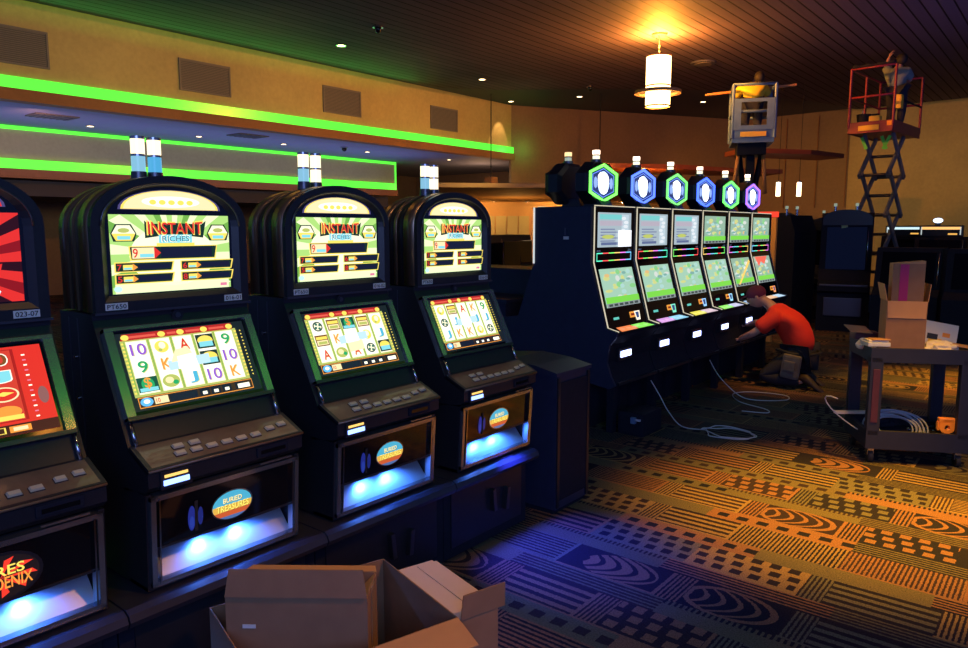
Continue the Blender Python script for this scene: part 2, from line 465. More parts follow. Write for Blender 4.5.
# low canopy over the bar in the far corner
m = MB(); m.prism([(-9.4, 10.2), (-6.85, 12.8), (-9.8, 21.8), (-11.5, 18.3), (-14.2, 15.9)], 2.42, 2.50, WALL3B, axis='z'); struct('trim_7', m, 'low brown canopy with small downlights over the far bar')
wall_seg('wall_bar', (-14.2, 15.9), (-11.5, 18.3), 0, 2.42, WALL3B, 'orange-lit wall under the low canopy', .1)

# air grilles on the upper wall
GR = mat('grille_grey', (.17, .15, .16), .6)
GRD = mat('grille_dark', (.09, .08, .09), .7)
def grille(y0, y1, lab):
    t = thing('air_grille', lab, 'vent', (-12.895, (y0+y1)/2, 4.14), 0, 'air grilles on the upper wall')
    w = (y1-y0)/2
    fr = MB(); fr.ring([(-w, 0), (w, 0), (w, .56), (-w, .56)], [(-w+.03, .03), (w-.03, .03), (w-.03, .53), (-w+.03, .53)], 0, .03, GR, 'x'); fr.build('frame', t)
    s = MB(); s.box((0.0, -w+.03, .03), (.004, w-.03, .53), GRD)
    n = 17
    for i in range(n):
        z = .045+i*(.47/(n-1)); s.box((.004, -w+.03, z), (.02, w-.03, z+.014), GR)
    s.build('louvres', t)
grille(3.95, 5.0, 'square grey air grille at the far left end of the upper wall')
grille(7.16, 8.19, 'grey air grille second from left on the ochre upper wall')
grille(10.4, 11.46, 'grey air grille third from left on the ochre upper wall')
grille(13.75, 14.76, 'grey air grille nearest the far corner of the upper wall')

# recessed lights
WARM = em((1, .72, .36), 9)
def downlight(x, y, z, lab, grp, r=.07):
    t = thing('downlight', lab, 'ceiling light', (x, y, z), 0, grp)
    a = MB(); a.ring([(r*1.35*math.cos(k*PI/10), r*1.35*math.sin(k*PI/10)) for k in range(20)], [(r*math.cos(k*PI/10), r*math.sin(k*PI/10)) for k in range(20)], -.015, 0, CHR, 'z'); a.build('trim_ring', t)
    b = MB(); b.cyl((0, 0, -.008), (0, 0, 0), r, WARM); b.build('bulb', t)
mains = [(-10.89, 9.24, 'recessed ceiling light nearest the third air grille'), (-10.83, 13.26, 'recessed ceiling light above the green strip, beyond the smoke detector'),
         (-8.44, 19.92, 'recessed ceiling light just left of the blue lift')]
for x, y, l in mains: downlight(x, y, CEIL if y < 17 else CEIL+.12, l, 'downlights in the main ceiling')
downlight(-12.5, 16.55, CEIL+.12, 'recessed light in the far corner above the upper wall', 'downlights in the main ceiling')
downlight(-10.65, 17.1, CEIL+.12, 'recessed light in the dark ceiling band left of the pendant lamp', 'downlights in the main ceiling')
for x, y, l in [(-14.95, 6.45, 'small downlight in the lower ceiling left of the first signal lamps'), (-14.8, 8.6, 'small downlight in the lower ceiling between the first and second signal lamps'),
                (-14.6, 10.6, 'small downlight in the lower ceiling above the second signal lamps'), (-14.4, 13.0, 'small downlight in the lower ceiling right of the second signal lamps'),
                (-14.2, 15.9, 'small downlight in the lower ceiling above the third signal lamps')]:
    downlight(x, y, 3.61, l, 'downlights in the lower ceiling', .06)
for k in range(5):
    t = .12+.19*k
    downlight(-13.4+(-10.2+13.4)*t, 16.0+(19.9-16.0)*t, 2.42, 'tiny downlight in a row under the canopy over the far bar', 'canopy downlights', .05)
# vents in lower ceiling, detectors
for x, y, l in [(-14.2, 5.5, 'dark slot vent in the lower ceiling above the first machine'), (-13.9, 9.2, 'dark slot vent in the lower ceiling above the second machine')]:
    a = MB(); a.box((-.25, -.35, -.02), (.25, .35, 0), GRD)
    for i in range(6): a.box((-.22, -.3+i*.11, -.028), (.22, -.26+i*.11, -.018), DARKC)
    o = a.build('slot_vent', loc=(x, y, 3.61)); tag(o, l, 'vent', 'slot vents in the lower ceiling')
def detector(x, y, z, lab):
    t = thing('smoke_detector', lab, 'smoke detector', (x, y, z), 0, 'ceiling domes')
    a = MB(); a.cyl((0, 0, -.03), (0, 0, 0), .09, CHR); a.build('base', t)
    b = MB(); b.ball((0, 0, -.05), .06, GLS, (1, 1, 1.1)); b.build('dome', t)
detector(-9.42, 8.79, CEIL, 'small dark camera dome on the boards near the top of the picture')
detector(-9.37, 15.5, CEIL, 'small pale dome on the boards left of the pendant lamp')
detector(-14.0, 11.9, 3.61, 'small dome under the lower ceiling right of the second signal lamps')
a = MB(); a.cyl((0, 0, -.03), (0, 0, 0), .25, DARKC, seg=28); a.cyl((0, 0, -.045), (0, 0, -.03), .17, GRD, seg=28)
tag(a.build('ceiling_diffuser', loc=(-6.3, 14.8, CEIL)), 'dark round air diffuser in the boards above the blue lift', 'vent')
# thin hanging rod and small box far left of the bar
t = thing('hanging_sign_box', 'small orange-brown box hanging on a rod beside the far wall', 'sign box', (-11.8, 14.8, 0))
a = MB(); a.cyl((0, 0, 2.9), (0, 0, CEIL), .012, BLKM, seg=6); a.build('rod', t)
a = MB(); a.rbox((-.12, -.12, 2.45), (.12, .12, 2.95), FASC, .01); a.build('box', t)
t = thing('hanging_sign_box', 'thin dark rod hanging from the ceiling above the dark unlit topper', 'hanging rod', (-9.6, 16.4, 0))
a = MB(); a.cyl((0, 0, 2.9), (0, 0, CEIL), .012, BLKM, seg=6); a.build('rod', t)
a = MB(); a.rbox((-.08, -.08, 2.75), (.08, .08, 2.92), FASC, .01); a.build('box', t)

# pendant lamp
SHADE = em((1, .62, .22), 9)
t = thing('pendant_lamp', 'glowing cylindrical pendant lamp hanging under the wooden ceiling', 'lamp', (-6.0, 12.2, 0))
a = MB(); a.cyl((0, 0, CEIL-.03), (0, 0, CEIL), .12, STEEL, r1=.14); a.build('ceiling_plate', t)
a = MB(); a.cyl((0, 0, 4.6), (0, 0, CEIL-.03), .012, STEEL, seg=8); a.build('rod', t)
a = MB(); a.cyl((0, 0, 3.78), (0, 0, 4.62), .21, SHADE, seg=40, caps=False); a.cyl((0, 0, 3.80), (0, 0, 3.802), .205, SHADE, seg=40); a.build('shade', t)
for z in (3.78, 4.12, 4.62):
    a = MB(); a.ring([(.216*math.cos(k*PI/20), .216*math.sin(k*PI/20)) for k in range(40)], [(.205*math.cos(k*PI/20), .205*math.sin(k*PI/20)) for k in range(40)], z-.012, z+.012, WOODP, 'z'); a.build('band', t)
a = MB()
a.ring([(.40*math.cos(k*PI/20), .40*math.sin(k*PI/20)) for k in range(40)], [(.33*math.cos(k*PI/20), .33*math.sin(k*PI/20)) for k in range(40)], 3.99, 4.04, WOODP, 'z')
for k in range(4):
    an = k*PI/2+.4; a.cyl((.2*math.cos(an), .2*math.sin(an), 4.015), (.36*math.cos(an), .36*math.sin(an), 4.015), .01, STEEL, seg=6)
a.build('halo_ring', t)

# floating red wooden canopies and small pendants over the far bar
def canopy(pts, z, lab, th=.1):
    m = MB(); n = len(pts)
    m.prism(pts, z, z+th, WOODC, axis='z')
    o = m.build('wooden_canopy'); tag(o, lab, 'canopy', 'floating wooden canopies'); return o
canopy([(-8.6, 14.4), (-7.3, 15.9), (-6.7, 17.6), (-5.9, 18.9), (-6.6, 19.6), (-7.6, 18.4), (-8.4, 16.6), (-9.1, 15.0)], 3.0, 'curved red wooden canopy behind the lit octagonal toppers')
canopy([(-5.9, 16.2), (-4.9, 17.6), (-4.55, 19.0), (-5.2, 19.2), (-5.9, 18.0), (-6.6, 16.9)], 3.3, 'curved red wooden canopy between the two lifts')
PW = em((1, .7, .4), 6)
def mini(x, y, z, lab):
    t = thing('mini_pendant', lab, 'small lamp', (x, y, z), 0, 'slim pendants over the far bar')
    a = MB(); a.cyl((0, 0, 0), (0, 0, .32), .05, PW, seg=14); a.build('shade', t)
    a = MB(); a.cyl((0, 0, .32), (0, 0, .35), .055, STEEL, seg=12); a.cyl((0, 0, .35), (0, 0, CEIL-z), .006, BLKM, seg=5); a.build('cord', t)
for px_, lab in ((-6.15, 'slim white pendant nearest the bank of lit machines, left of three'), (-5.72, 'slim white pendant, middle of three beside the last lit machine'), (-5.36, 'slim white pendant, right of three, over the dark machines')):
    mini(px_, 17.6+(px_+6.15)*1.05, 2.42, lab)
# lit bar counter in the far corner, beige panels
m = MB(); BP = mat('panel_beige', (.45, .4, .2), .6)
d = Vector((4.1, 7, 0)).normalized(); nn = Vector((d.y, -d.x, 0))
t = thing('bar_panels', 'row of beige lit wall panels beyond the last arched machine', 'wall panels', (-14.2, 15.9, 0), math.atan2(2.4, 2.7))
for i in range(4):
    a = MB(); a.box((1.0+i*.33, -.06, 1.45), (1.30+i*.33, -.02, 2.02), BP); a.build('panel', t)

# ------------------------------------------------------------------ arched slot machines (near row)
def arch(w, zb, zs, zt, n=22, rb=0):
    """outline (y,z) of an arch: bottom zb, spring zs, top zt, half width w"""
    pts = [(-w, zb), (w, zb)]
    for i in range(n+1):
        a = PI*i/n
        pts.append((w*math.cos(a), zs+(zt-zs)*math.sin(a)**.92))
    return pts
E_W = em((1, .93, .72), 1.6); E_CR = em((1, .82, .45), 1.15); E_G1 = em((.50, .85, .22), 1.0); E_G2 = em((.22, .55, .08), .9)
E_G3 = em((.85, .95, .55), 1.2); E_RED = em((.85, .03, .02), 1.0); E_DG = em((.01, .06, .03), .5); E_CY = em((.25, .75, .85), 1.1)
E_OR = em((1, .35, .05), 1.1); E_YE = em((1, .75, .12), 1.2); E_PU = em((.35, .12, .75), 1.0); E_BG = em((.02, .45, .15), 1.0)
E_BL = em((.12, .5, .95), 1.2); E_NV = em((.006, .008, .03), 1.0); E_PI = em((.9, .25, .4), 1.0); E_LY = em((.95, .9, .62), 1.35)
E_OL = em((.55, .62, .15), 1.0); E_PB = em((.5, .8, 1), 1.3); E_WB = em((.85, .93, 1), 1.6)

def rays(A, w, h, cx, cy, cols, n=30, k=1):
    """bursting rays clipped to a w x h rectangle"""
    def hit(a):
        dx, dy = math.cos(a), math.sin(a); ts = []
        if dx > 1e-6: ts.append((w-cx)/dx)
        if dx < -1e-6: ts.append(-cx/dx)
        if dy > 1e-6: ts.append((h-cy)/dy)
        if dy < -1e-6: ts.append(-cy/dy)
        t = min(ts); return (cx+dx*t, cy+dy*t)
    for i in range(n):
        a0 = 2*PI*i/n; a1 = 2*PI*(i+1)/n
        A.poly([(cx, cy), hit(a0), hit(a1)], cols[i % len(cols)], k)

def art_instant(mb, w, h):
    A = Art(mb, (.004, -w/2, 0), (0, 1, 0), (0, 0, 1))
    A.rect(0, 0, w, h, E_G1, 0)
    rays(A, w, h, w/2, h*.5, [E_G1, E_G3, E_G2, E_G1, E_G3], 40, 1)
    A.ell(w/2, h*.47, w*.36, h*.40, E_LY, 2)
    A.rect(w*.02, 0, w*.98, h*.12, E_G3, 2)
    # banner with the title
    A.poly([(w*.27, h*.93), (w*.3, h*.88), (w*.5, h*.9), (w*.75, h*.88), (w*.79, h*.93), (w*.76, h*.70), (w*.5, h*.75), (w*.27, h*.70)], E_DG, 3)
    A.text('INSTANT', w*.285, h*.735, w*.765, h*.915, E_YE, 4, bow=.12)
    A.text('INSTANT', w*.295, h*.75, w*.757, h*.90, E_RED, 5, bow=.12)
    A.rect(w*.38, h*.635, w*.66, h*.745, E_CY, 4); A.rect(w*.36, h*.60, w*.68, h*.635, E_YE, 4)
    A.text('RICHES', w*.40, h*.645, w*.64, h*.735, E_W, 6)
    A.text('RICHES', w*.405, h*.652, w*.635, h*.728, em((.05, .3, .45), .8), 7)
    # side badges
    for c in (.105, .895):
        A.poly([(w*(c-.06), h*.88), (w*(c+.06), h*.88), (w*(c+.10), h*.76), (w*(c+.08), h*.66), (w*(c-.08), h*.66), (w*(c-.10), h*.76)], E_DG, 3)
        A.poly([(w*(c-.05), h*.865), (w*(c+.05), h*.865), (w*(c+.09), h*.76), (w*(c-.09), h*.76)], E_LY, 4)
        A.poly([(w*(c-.09), h*.76), (w*(c+.09), h*.76), (w*(c+.06), h*.67), (w*(c-.06), h*.67)], E_YE, 4)
        A.rect(w*(c-.05), h*.685, w*(c+.05), h*.73, E_CY, 5); A.ell(w*c, h*.80, w*.045, h*.03, E_OL, 5)
    # large prize window
    A.poly([(w*.135, h*.60), (w*.885, h*.60), (w*.865, h*.415), (w*.145, h*.415)], E_YE, 3)
    A.poly([(w*.145, h*.59), (w*.875, h*.59), (w*.855, h*.43), (w*.155, h*.43)], E_DG, 4)
    A.rect(w*.16, h*.44, w*.34, h*.58, E_CR, 5); A.rect(w*.22, h*.455, w*.33, h*.50, E_CY, 6)
    A.text('9', w*.165, h*.45, w*.205, h*.57, E_RED, 6); A.poly([(w*.335, h*.43), (w*.39, h*.51), (w*.335, h*.59)], E_RED, 6)
    A.rect(w*.39, h*.445, w*.83, h*.575, E_NV, 6)
    # four small prize windows
    for i, (u0, v0, n) in enumerate(((.02, .27, '7'), (.55, .27, '6'), (.02, .12, '5'), (.55, .12, '8'))):
        A.poly([(w*u0, h*v0), (w*(u0+.46), h*v0), (w*(u0+.48), h*(v0+.13)), (w*u0, h*(v0+.13))], E_YE, 3)
        A.poly([(w*(u0+.01), h*(v0+.012)), (w*(u0+.45), h*(v0+.012)), (w*(u0+.465), h*(v0+.118)), (w*(u0+.01), h*(v0+.118))], E_DG, 4)
        A.text(n, w*(u0+.02), h*(v0+.025), w*(u0+.055), h*(v0+.10), E_RED, 5)
        A.rect(w*(u0+.065), h*(v0+.03), w*(u0+.14), h*(v0+.095), E_YE, 5); A.poly([(w*(u0+.14), h*(v0+.02)), (w*(u0+.18), h*(v0+.06)), (w*(u0+.14), h*(v0+.11))], E_OR, 5)
        A.rect(w*(u0+.07), h*(v0+.035), w*(u0+.13), h*(v0+.06), E_CY, 6)
        A.rect(w*(u0+.18), h*(v0+.03), w*(u0+.44), h*(v0+.1), E_NV, 5)
    A.ell(w*.04, h*.06, w*.03, h*.035, E_PB, 3); A.rect(w*.9, h*.03, w*.96, h*.07, E_PI, 3)

def art_fire(mb, w, h):
    A = Art(mb, (.004, -w/2, 0), (0, 1, 0), (0, 0, 1))
    dr = em((.35, .005, .005), .8)
    A.rect(0, 0, w, h, E_RED, 0)
    rays(A, w, h, w*.5, h*.45, [E_RED, dr, E_RED, em((.05, 0, 0), .5)], 44, 1)
    A.ell(w*.5, h*.55, w*.22, h*.3, E_OR, 2); A.ell(w*.5, h*.55, w*.15, h*.2, E_YE, 3)
    A.poly([(w*.10, h*.98), (w*.78, h*.98), (w*.80, h*.80), (w*.10, h*.80)], dr, 4)
    A.text('FIRES', w*.14, h*.82, w*.62, h*.96, E_YE, 5)
    A.ell(w*.71, h*.91, w*.05, h*.06, E_YE, 5); A.ell(w*.71, h*.91, w*.03, h*.035, dr, 6)
    for k, z in enumerate((.62, .44, .26)):
        A.poly([(w*.68, h*z), (w*.86, h*(z+.04)), (w*.88, h*(z+.17)), (w*.70, h*(z+.14))], [E_RED, dr, E_RED][k], 4)
        A.text('IRW'[k], w*.72, h*(z+.03), w*.84, h*(z+.14), [E_W, E_CR, E_PB][k], 5)
    for k in range(9):
        x = w*(.70+.16*random.random()); z = h*(.04+.5*random.random())
        A.poly([(x-.02, z), (x, z-.03), (x+.025, z+.012), (x+.005, z+.035)], [E_W, E_PB, E_BL, E_YE][k % 4], 6)
    A.rect(w*.05, h*.03, w*.62, h*.2, em((.01, .01, .02), .5), 5); A.rect(w*.05, h*.2, w*.62, h*.22, E_YE, 6)

SYM = {'10': E_PU, '9': E_BG, 'J': em((.08, .5, .75), 1.1), 'K': E_OR, 'A': E_RED}
def symbol(A, s, cu, cv, w, h, k):
    if s in SYM:
        sw = w*(.74 if s == '10' else .46)
        A.text(s, cu-sw/2+.003, cv-h*.36-.002, cu+sw/2+.003, cv+h*.36-.002, em((.95, .85, .35), .9), k)
        A.text(s, cu-sw/2, cv-h*.36, cu+sw/2, cv+h*.36, SYM[s], k+1)
    elif s == '$':
        A.rect(cu-w*.48, cv-h*.45, cu+w*.48, cv+h*.45, em((.01, .12, .07), .8), k); A.ell(cu, cv, w*.3, h*.42, E_BG, k+1)
        A.rect(cu-w*.42, cv-h*.42, cu+w*.42, cv-h*.2, E_CY, k+2); A.text('$', cu-w*.17, cv-h*.28, cu+w*.17, cv+h*.42, E_OR, k+3)
    elif s == 'c':   # treasure chest
        A.rect(cu-w*.44, cv-h*.42, cu+w*.44, cv+h*.42, em((.25, .08, .02), .9), k); A.rect(cu-w*.38, cv+h*.08, cu+w*.38, cv+h*.3, E_YE, k+1)
        A.rect(cu-w*.38, cv-h*.34, cu+w*.38, cv+h*.02, E_CR, k+1); A.rect(cu-w*.3, cv-h*.28, cu+w*.3, cv-h*.08, E_OL, k+2)
    elif s == 't':   # teal chest
        A.rect(cu-w*.46, cv-h*.46, cu+w*.46, cv+h*.46, em((.02, .05, .04), .8), k); A.ell(cu, cv+h*.05, w*.4, h*.32, E_YE, k+1)
        A.rect(cu-w*.36, cv-h*.36, cu+w*.36, cv-h*.02, E_CY, k+2)
    elif s == 'o':   # compass / wheel
        A.ell(cu, cv, w*.34, h*.38, em((.05, .1, .08), .9), k); A.ell(cu, cv, w*.25, h*.28, E_LY, k+1)
        for q in range(4): A.ell(cu+w*.17*math.cos(q*PI/2+.5), cv+h*.19*math.sin(q*PI/2+.5), w*.09, h*.1, em((.05, .2, .15), .9), k+2)
    elif s == 's':   # gold horseshoe
        A.ell(cu, cv, w*.34, h*.38, E_YE, k); A.ell(cu+w*.03, cv+h*.08, w*.16, h*.22, E_LY, k+1); A.ell(cu-w*.1, cv-h*.2, w*.1, h*.1, E_OL, k+1)
    elif s == 'm':   # green map
        A.ell(cu, cv, w*.42, h*.4, E_OL, k); A.ell(cu-w*.08, cv+h*.05, w*.2, h*.2, E_CR, k+1); A.ell(cu+w*.2, cv-h*.12, w*.14, h*.14, E_BG, k+1)

def art_reels(mb, O, V, w, h, grid, variant=0):
    A = Art(mb, O, (0, 1, 0), V)
    A.rect(0, 0, w, h, em((.012, .02, .03), .6), 0)
    x0, x1 = w*.05, w*.90; z0, z1 = h*.20, h*.885
    A.poly([(x0-.01, h*.90), (x0+.0, h*.985), (x1+.0, h*.985), (x1, h*.90)], em((.6, .02, .02), .9), 1)
    for c in (.02, .33, .50, .72, .97): A.ell(x0+(x1-x0)*c, h*.94, .014, h*.036, E_YE, 2)
    for c0, c1 in ((.05, .28), (.38, .46), (.55, .68), (.77, .92)): A.rect(x0+(x1-x0)*c0, h*.925, x0+(x1-x0)*c1, h*.955, em((.9, .12, .08), 1), 2)
    A.rect(x0-.012, z0-.008, x1+.012, z1+.006, E_OL, 1)
    cw = (x1-x0)/5; rh = (z1-z0)/3
    for i in range(5):
        A.rect(x0+i*cw+.006, z0, x0+(i+1)*cw-.006, z1, E_LY, 2); A.rect(x0+i*cw-.0015, z0, x0+i*cw+.0015, z1, E_G2, 3)
        A.rect(x0+i*cw+.008, z0+.004, x0+(i+1)*cw-.008, z1-.004, em((1, .97, .8), 1.35), 3)
        for r in range(3):
            symbol(A, grid[r][i], x0+(i+.5)*cw, z1-(r+.5)*rh, cw*.9, rh*.92, 5)
    # line markers
    for k in range(14):
        z = z0+(z1-z0)*(k+.5)/14
        A.rect(x0-.010, z-.003, x0-.002, z+.003, E_YE, 4); A.rect(x1+.002, z-.003, x1+.011, z+.003, E_YE, 4); A.rect(x1+.026, z-.0025, x1+.031, z+.0025, E_YE, 4)
    # bright reflections painted as lit patches over the middle reels
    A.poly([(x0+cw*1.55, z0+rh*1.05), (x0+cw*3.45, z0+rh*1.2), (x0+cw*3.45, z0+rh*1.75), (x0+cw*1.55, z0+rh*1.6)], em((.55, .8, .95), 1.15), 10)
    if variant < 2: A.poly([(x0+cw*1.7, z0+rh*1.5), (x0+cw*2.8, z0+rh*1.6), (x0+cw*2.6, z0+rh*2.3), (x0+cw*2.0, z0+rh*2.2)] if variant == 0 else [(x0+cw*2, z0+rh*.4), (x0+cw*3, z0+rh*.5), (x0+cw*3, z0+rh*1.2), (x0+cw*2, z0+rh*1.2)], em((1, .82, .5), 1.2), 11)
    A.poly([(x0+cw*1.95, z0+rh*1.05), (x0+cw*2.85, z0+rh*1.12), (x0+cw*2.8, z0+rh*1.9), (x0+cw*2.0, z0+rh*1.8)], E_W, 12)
    # status bar
    A.rect(w*.04, h*.03, w*.93, h*.165, E_OR, 1); A.rect(w*.045, h*.04, w*.925, h*.155, em((.06, .025, .015), .8), 2)
    A.ell(w*.095, h*.1, w*.045, h*.055, E_BL, 3); A.ell(w*.095, h*.105, w*.022, h*.025, E_W, 4)
    A.rect(w*.15, h*.055, w*.25, h*.145, E_CR, 3); A.rect(w*.26, h*.05, w*.47, h*.145, E_NV, 3)
    A.text('10', w*.16, h*.07, w*.19, h*.125, E_RED, 4)
    for c in (.49, .58, .67, .78):
        A.rect(w*c, h*.05, w*(c+.075), h*.145, E_NV, 3); A.rect(w*(c+.02), h*.065, w*(c+.055), h*.105, E_W, 4)
    A.rect(w*.80, h*.06, w*.90, h*.12, E_W, 4)

def art_fire_reels(mb, O, V, w, h):
    A = Art(mb, O, (0, 1, 0), V)
    A.rect(0, 0, w, h, E_RED, 0); A.rect(0, 0, w, h*.12, em((.1, .01, .01), .6), 1)
    A.rect(w*.04, h*.15, w*.84, h*.97, em((.5, .01, .01), .9), 1)
    cw = w*.195
    for i in range(4):
        A.rect(w*.05+i*cw, h*.16, w*.05+(i+1)*cw-.004, h*.96, em((.95, .9, .75), 1.1) if i < 3 else em((.75, .05, .03), 1), 2)
    for i in range(4):
        for r, s in enumerate(('10', 'J', 'o', 'c')):
            cu = w*.05+(i+.5)*cw; cv = h*(.86-.2*r)
            if s in ('10', 'J'):
                A.text(s, cu-cw*.4, cv-h*.075, cu+cw*.36, cv+h*.075, em((.95, .95, .8), 1.3), 3); A.text(s, cu-cw*.36, cv-h*.065, cu+cw*.32, cv+h*.065, [E_CY, E_BL, E_BG, em((.3, .1, .02), .8)][i] if s == '10' else E_CY, 4)
            elif s == 'o':
                A.ell(cu, cv, cw*.44, h*.085, E_CR, 3); A.ell(cu, cv, cw*.38, h*.07, E_RED, 4); A.poly([(cu-cw*.3, cv), (cu, cv-h*.02), (cu+cw*.3, cv+h*.01), (cu, cv+h*.03)], E_YE, 5)
            else:
                A.ell(cu, cv, cw*.4, h*.07, E_OR, 3); A.rect(cu-cw*.42, cv-h*.09, cu+cw*.42, cv-h*.04, E_YE, 4)
    for k in range(13): A.rect(w*.88, h*(.16+.06*k), w*.90, h*(.175+.06*k), E_PI if k % 2 else E_W, 3)
    A.ell(w*.95, h*.4, w*.03, h*.1, em((.4, .15, .15), .8), 2)
    A.rect(w*.04, h*.03, w*.70, h*.10, E_YE, 2); A.rect(w*.05, h*.037, w*.69, h*.093, em((.1, .02, .01), .6), 3)
    A.rect(w*.72, h*.03, w*.84, h*.10, E_OR, 2); A.rect(w*.74, h*.045, w*.82, h*.085, E_CR, 3)

BLUEG = em((.05, .12, 1), 5)
def arched_slot(name, lab, yc, art, grid, labels, logo, variant, group, yaw_=0.0):
    t = thing(name, lab, 'slot machine', (-2.6, yc, .45), yaw_, group)
    Z = -.45                                     # profile below is in floor heights
    def b(mb, nm, par=None):
        for v in mb.v: v.z += Z
        return mb.build(nm, par or t)
    W = .30
    prof = [(-.26, .455), (.16, .455), (.16, .78), (.305, .80), (.33, .82), (.33, .872), (.205, .93), (.16, 1.02), (.02, 1.30), (0, 1.34), (0, 1.36), (-.26, 1.36)]
    m = MB(); m.prism(prof, -W, W, BLK, 'y')
    for s in (-1, 1):      # cheeks beside the coin door
        m.prism([(.16, .455), (.285, .455), (.305, .79), (.16, .79)], s*W, s*(W-.018), BLK, 'y')
    m.box((.16, -W, .455), (.285, W, .468), BLK)
    # side seams and screws
    for s in (-1, 1):
        m.box((-.12, s*W, .50), (-.115, s*(W+.002), 1.34), DKST); m.box((-.19, s*W, .5), (-.185, s*(W+.002), 1.34), DKST)
        for z in (.75, 1.05, 1.2): m.cyl((-.15, s*W, z), (-.15, s*(W+.006), z), .008, CHR, seg=10)
    b(m, 'cabinet')
    # arched hood, stepped backwards
    m = MB()
    m.prism(arch(.295, 1.365, 1.66, 1.84), -.075, .0, HOOD, 'x', smooth=True)
    m.prism(arch(.283, 1.365, 1.655, 1.826), -.13, -.075, BLK, 'x', smooth=True)
    m.prism(arch(.29, 1.365, 1.655, 1.834), -.15, -.13, HOOD, 'x', smooth=True)
    m.prism(arch(.278, 1.365, 1.65, 1.82), -.20, -.15, BLK, 'x', smooth=True)
    m.prism(arch(.285, 1.365, 1.65, 1.828), -.26, -.20, HOOD, 'x', smooth=True)
    b(m, 'hood')
    # black face ring with bevelled rim
    m = MB()
    o1 = arch(.295, 1.365, 1.66, 1.84); o2 = arch(.262, 1.40, 1.66, 1.812); o3 = arch(.24, 1.42, 1.66, 1.80)
    m.ring(o1, o2, 0, .022, BLK, 'x')
    n = len(o2)
    vs = [(.022, *p) for p in o2]+[(.004, *p) for p in o3]
    m.add(vs, [(i, (i+1) % n, n+(i+1) % n, n+i) for i in range(n)], BLK)
    m.quad([(.004, *p) for p in o3], GLS)
    b(m, 'face_frame')
    m = MB(); m.tube([(.026, y, z) for y, z in arch(.262, 1.40, 1.66, 1.812)[2:]], .0035, DKST, seg=6); b(m, 'rim_trim')
    # lit lunette
    m = MB(); A = Art(m, (.006, 0, 1.715), (0, 1, 0), (0, 0, 1))
    def lun(s): return [(-.195*s, .003+.03*(1-s)), (.195*s, .003+.03*(1-s))]+[(.195*s*math.cos(PI*i/16), .003+.03*(1-s)+.072*s*math.sin(PI*i/16)) for i in range(17)][1:-1]
    A.poly(lun(1.0), em((.1, .08, .25), .8), 1)
    A.poly(lun(.95), E_YE if variant != 3 else E_RED, 2); A.poly(lun(.90), E_CR, 3); A.ell(0, .032, .11, .02, E_W, 4)
    for q in (-.07, -.035, 0, .035, .07): A.ell(q, .03, .013, .009, E_YE, 5)
    b(m, 'lunette')
    # top glass
    m = MB(); art(m, .455, .275)
    for v in m.v: v.z += 1.425; v.x += .002
    b(m, 'top_glass')
    # asset labels under the glass
    for side, s in ((-1, labels[0]), (1, labels[1])):
        m = MB(); y = side*.225; m.box((.022, y-.038, 1.372), (.0235, y+.038, 1.396), WHITEP)
        A = Art(m, (.024, y-.033, 1.376), (0, 1, 0), (0, 0, 1)); A.text(s, 0, 0, .066, .016, INK, 1)
        b(m, 'asset_label')
    # ledge strip between head and screen
    m = MB(); m.box((.0, -.30, 1.358), (.028, .30, 1.366), DKST); b(m, 'ledge_trim')
    m = MB(); m.cyl((.0, 0, 1.335), (.012, 0, 1.335), .022, BLK, seg=14); m.cyl((.012, 0, 1.335), (.015, 0, 1.335), .010, DKST, seg=12); b(m, 'lock')
    # sloping screen
    p0 = Vector((.165, 0, 1.02)); p1 = Vector((.024, 0, 1.305)); V = (p1-p0).normalized(); N = Vector((0, 1, 0)).cross(V); Hh = (p1-p0).length
    O = p0+N*.008
    def Q(u, v, d=0): return O+Vector((0, u, 0))+V*v+N*d
    m = MB()   # bezel: outer chrome sides, thin rim
    def slab(u0, v0, u1, v1, d0, d1, mt):
        vs = [Q(u0, v0, d0), Q(u1, v0, d0), Q(u1, v1, d0), Q(u0, v1, d0), Q(u0, v0, d1), Q(u1, v0, d1), Q(u1, v1, d1), Q(u0, v1, d1)]
        m.add(vs, [(0,3,2,1),(4,5,6,7),(0,1,5,4),(1,2,6,5),(2,3,7,6),(3,0,4,7)], mt)
    slab(-.285, -.01, -.255, Hh, -.02, .012, STEEL); slab(.255, -.01, .285, Hh, -.02, .012, STEEL)
    slab(-.285, Hh-.012, .285, Hh, -.02, .014, STEEL); slab(-.285, -.014, .285, 0, -.02, .014, DKST)
    slab(-.255, 0, .255, Hh-.012, -.02, .001, GLS)
    b(m, 'screen_bezel')
    m = MB()
    if grid: art_reels(m, Q(-.252, .014, .003), V, .495, Hh-.035, grid, variant)
    else: art_fire_reels(m, Q(-.245, .016, .003), V, .49, Hh-.04)
    b(m, 'game_screen')
    for s in (-1, 1):   # chrome strips down to the deck
        m = MB(); m.tube([(.178, s*.277, 1.01), (.198, s*.277, .975), (.217, s*.277, .935)], .007, CHR, seg=8); b(m, 'side_strip')
    # button deck
    m = MB()
    d0 = Vector((.335, 0, .877)); d1 = Vector((.21, 0, .932)); DV = (d1-d0).normalized(); DN = Vector((0, 1, 0)).cross(DV)
    def D(u, v, d=0): return d0+Vector((0, u, 0))+DV*v+DN*d
    L = (d1-d0).length
    vs = [D(-.3, 0, -.012), D(.3, 0, -.012), D(.3, L, -.012), D(-.3, L, -.012), D(-.3, 0, .006), D(.3, 0, .006), D(.3, L, .006), D(-.3, L, .006)]
    m.add(vs, [(0,3,2,1),(4,5,6,7),(0,1,5,4),(1,2,6,5),(2,3,7,6),(3,0,4,7)], BLK)
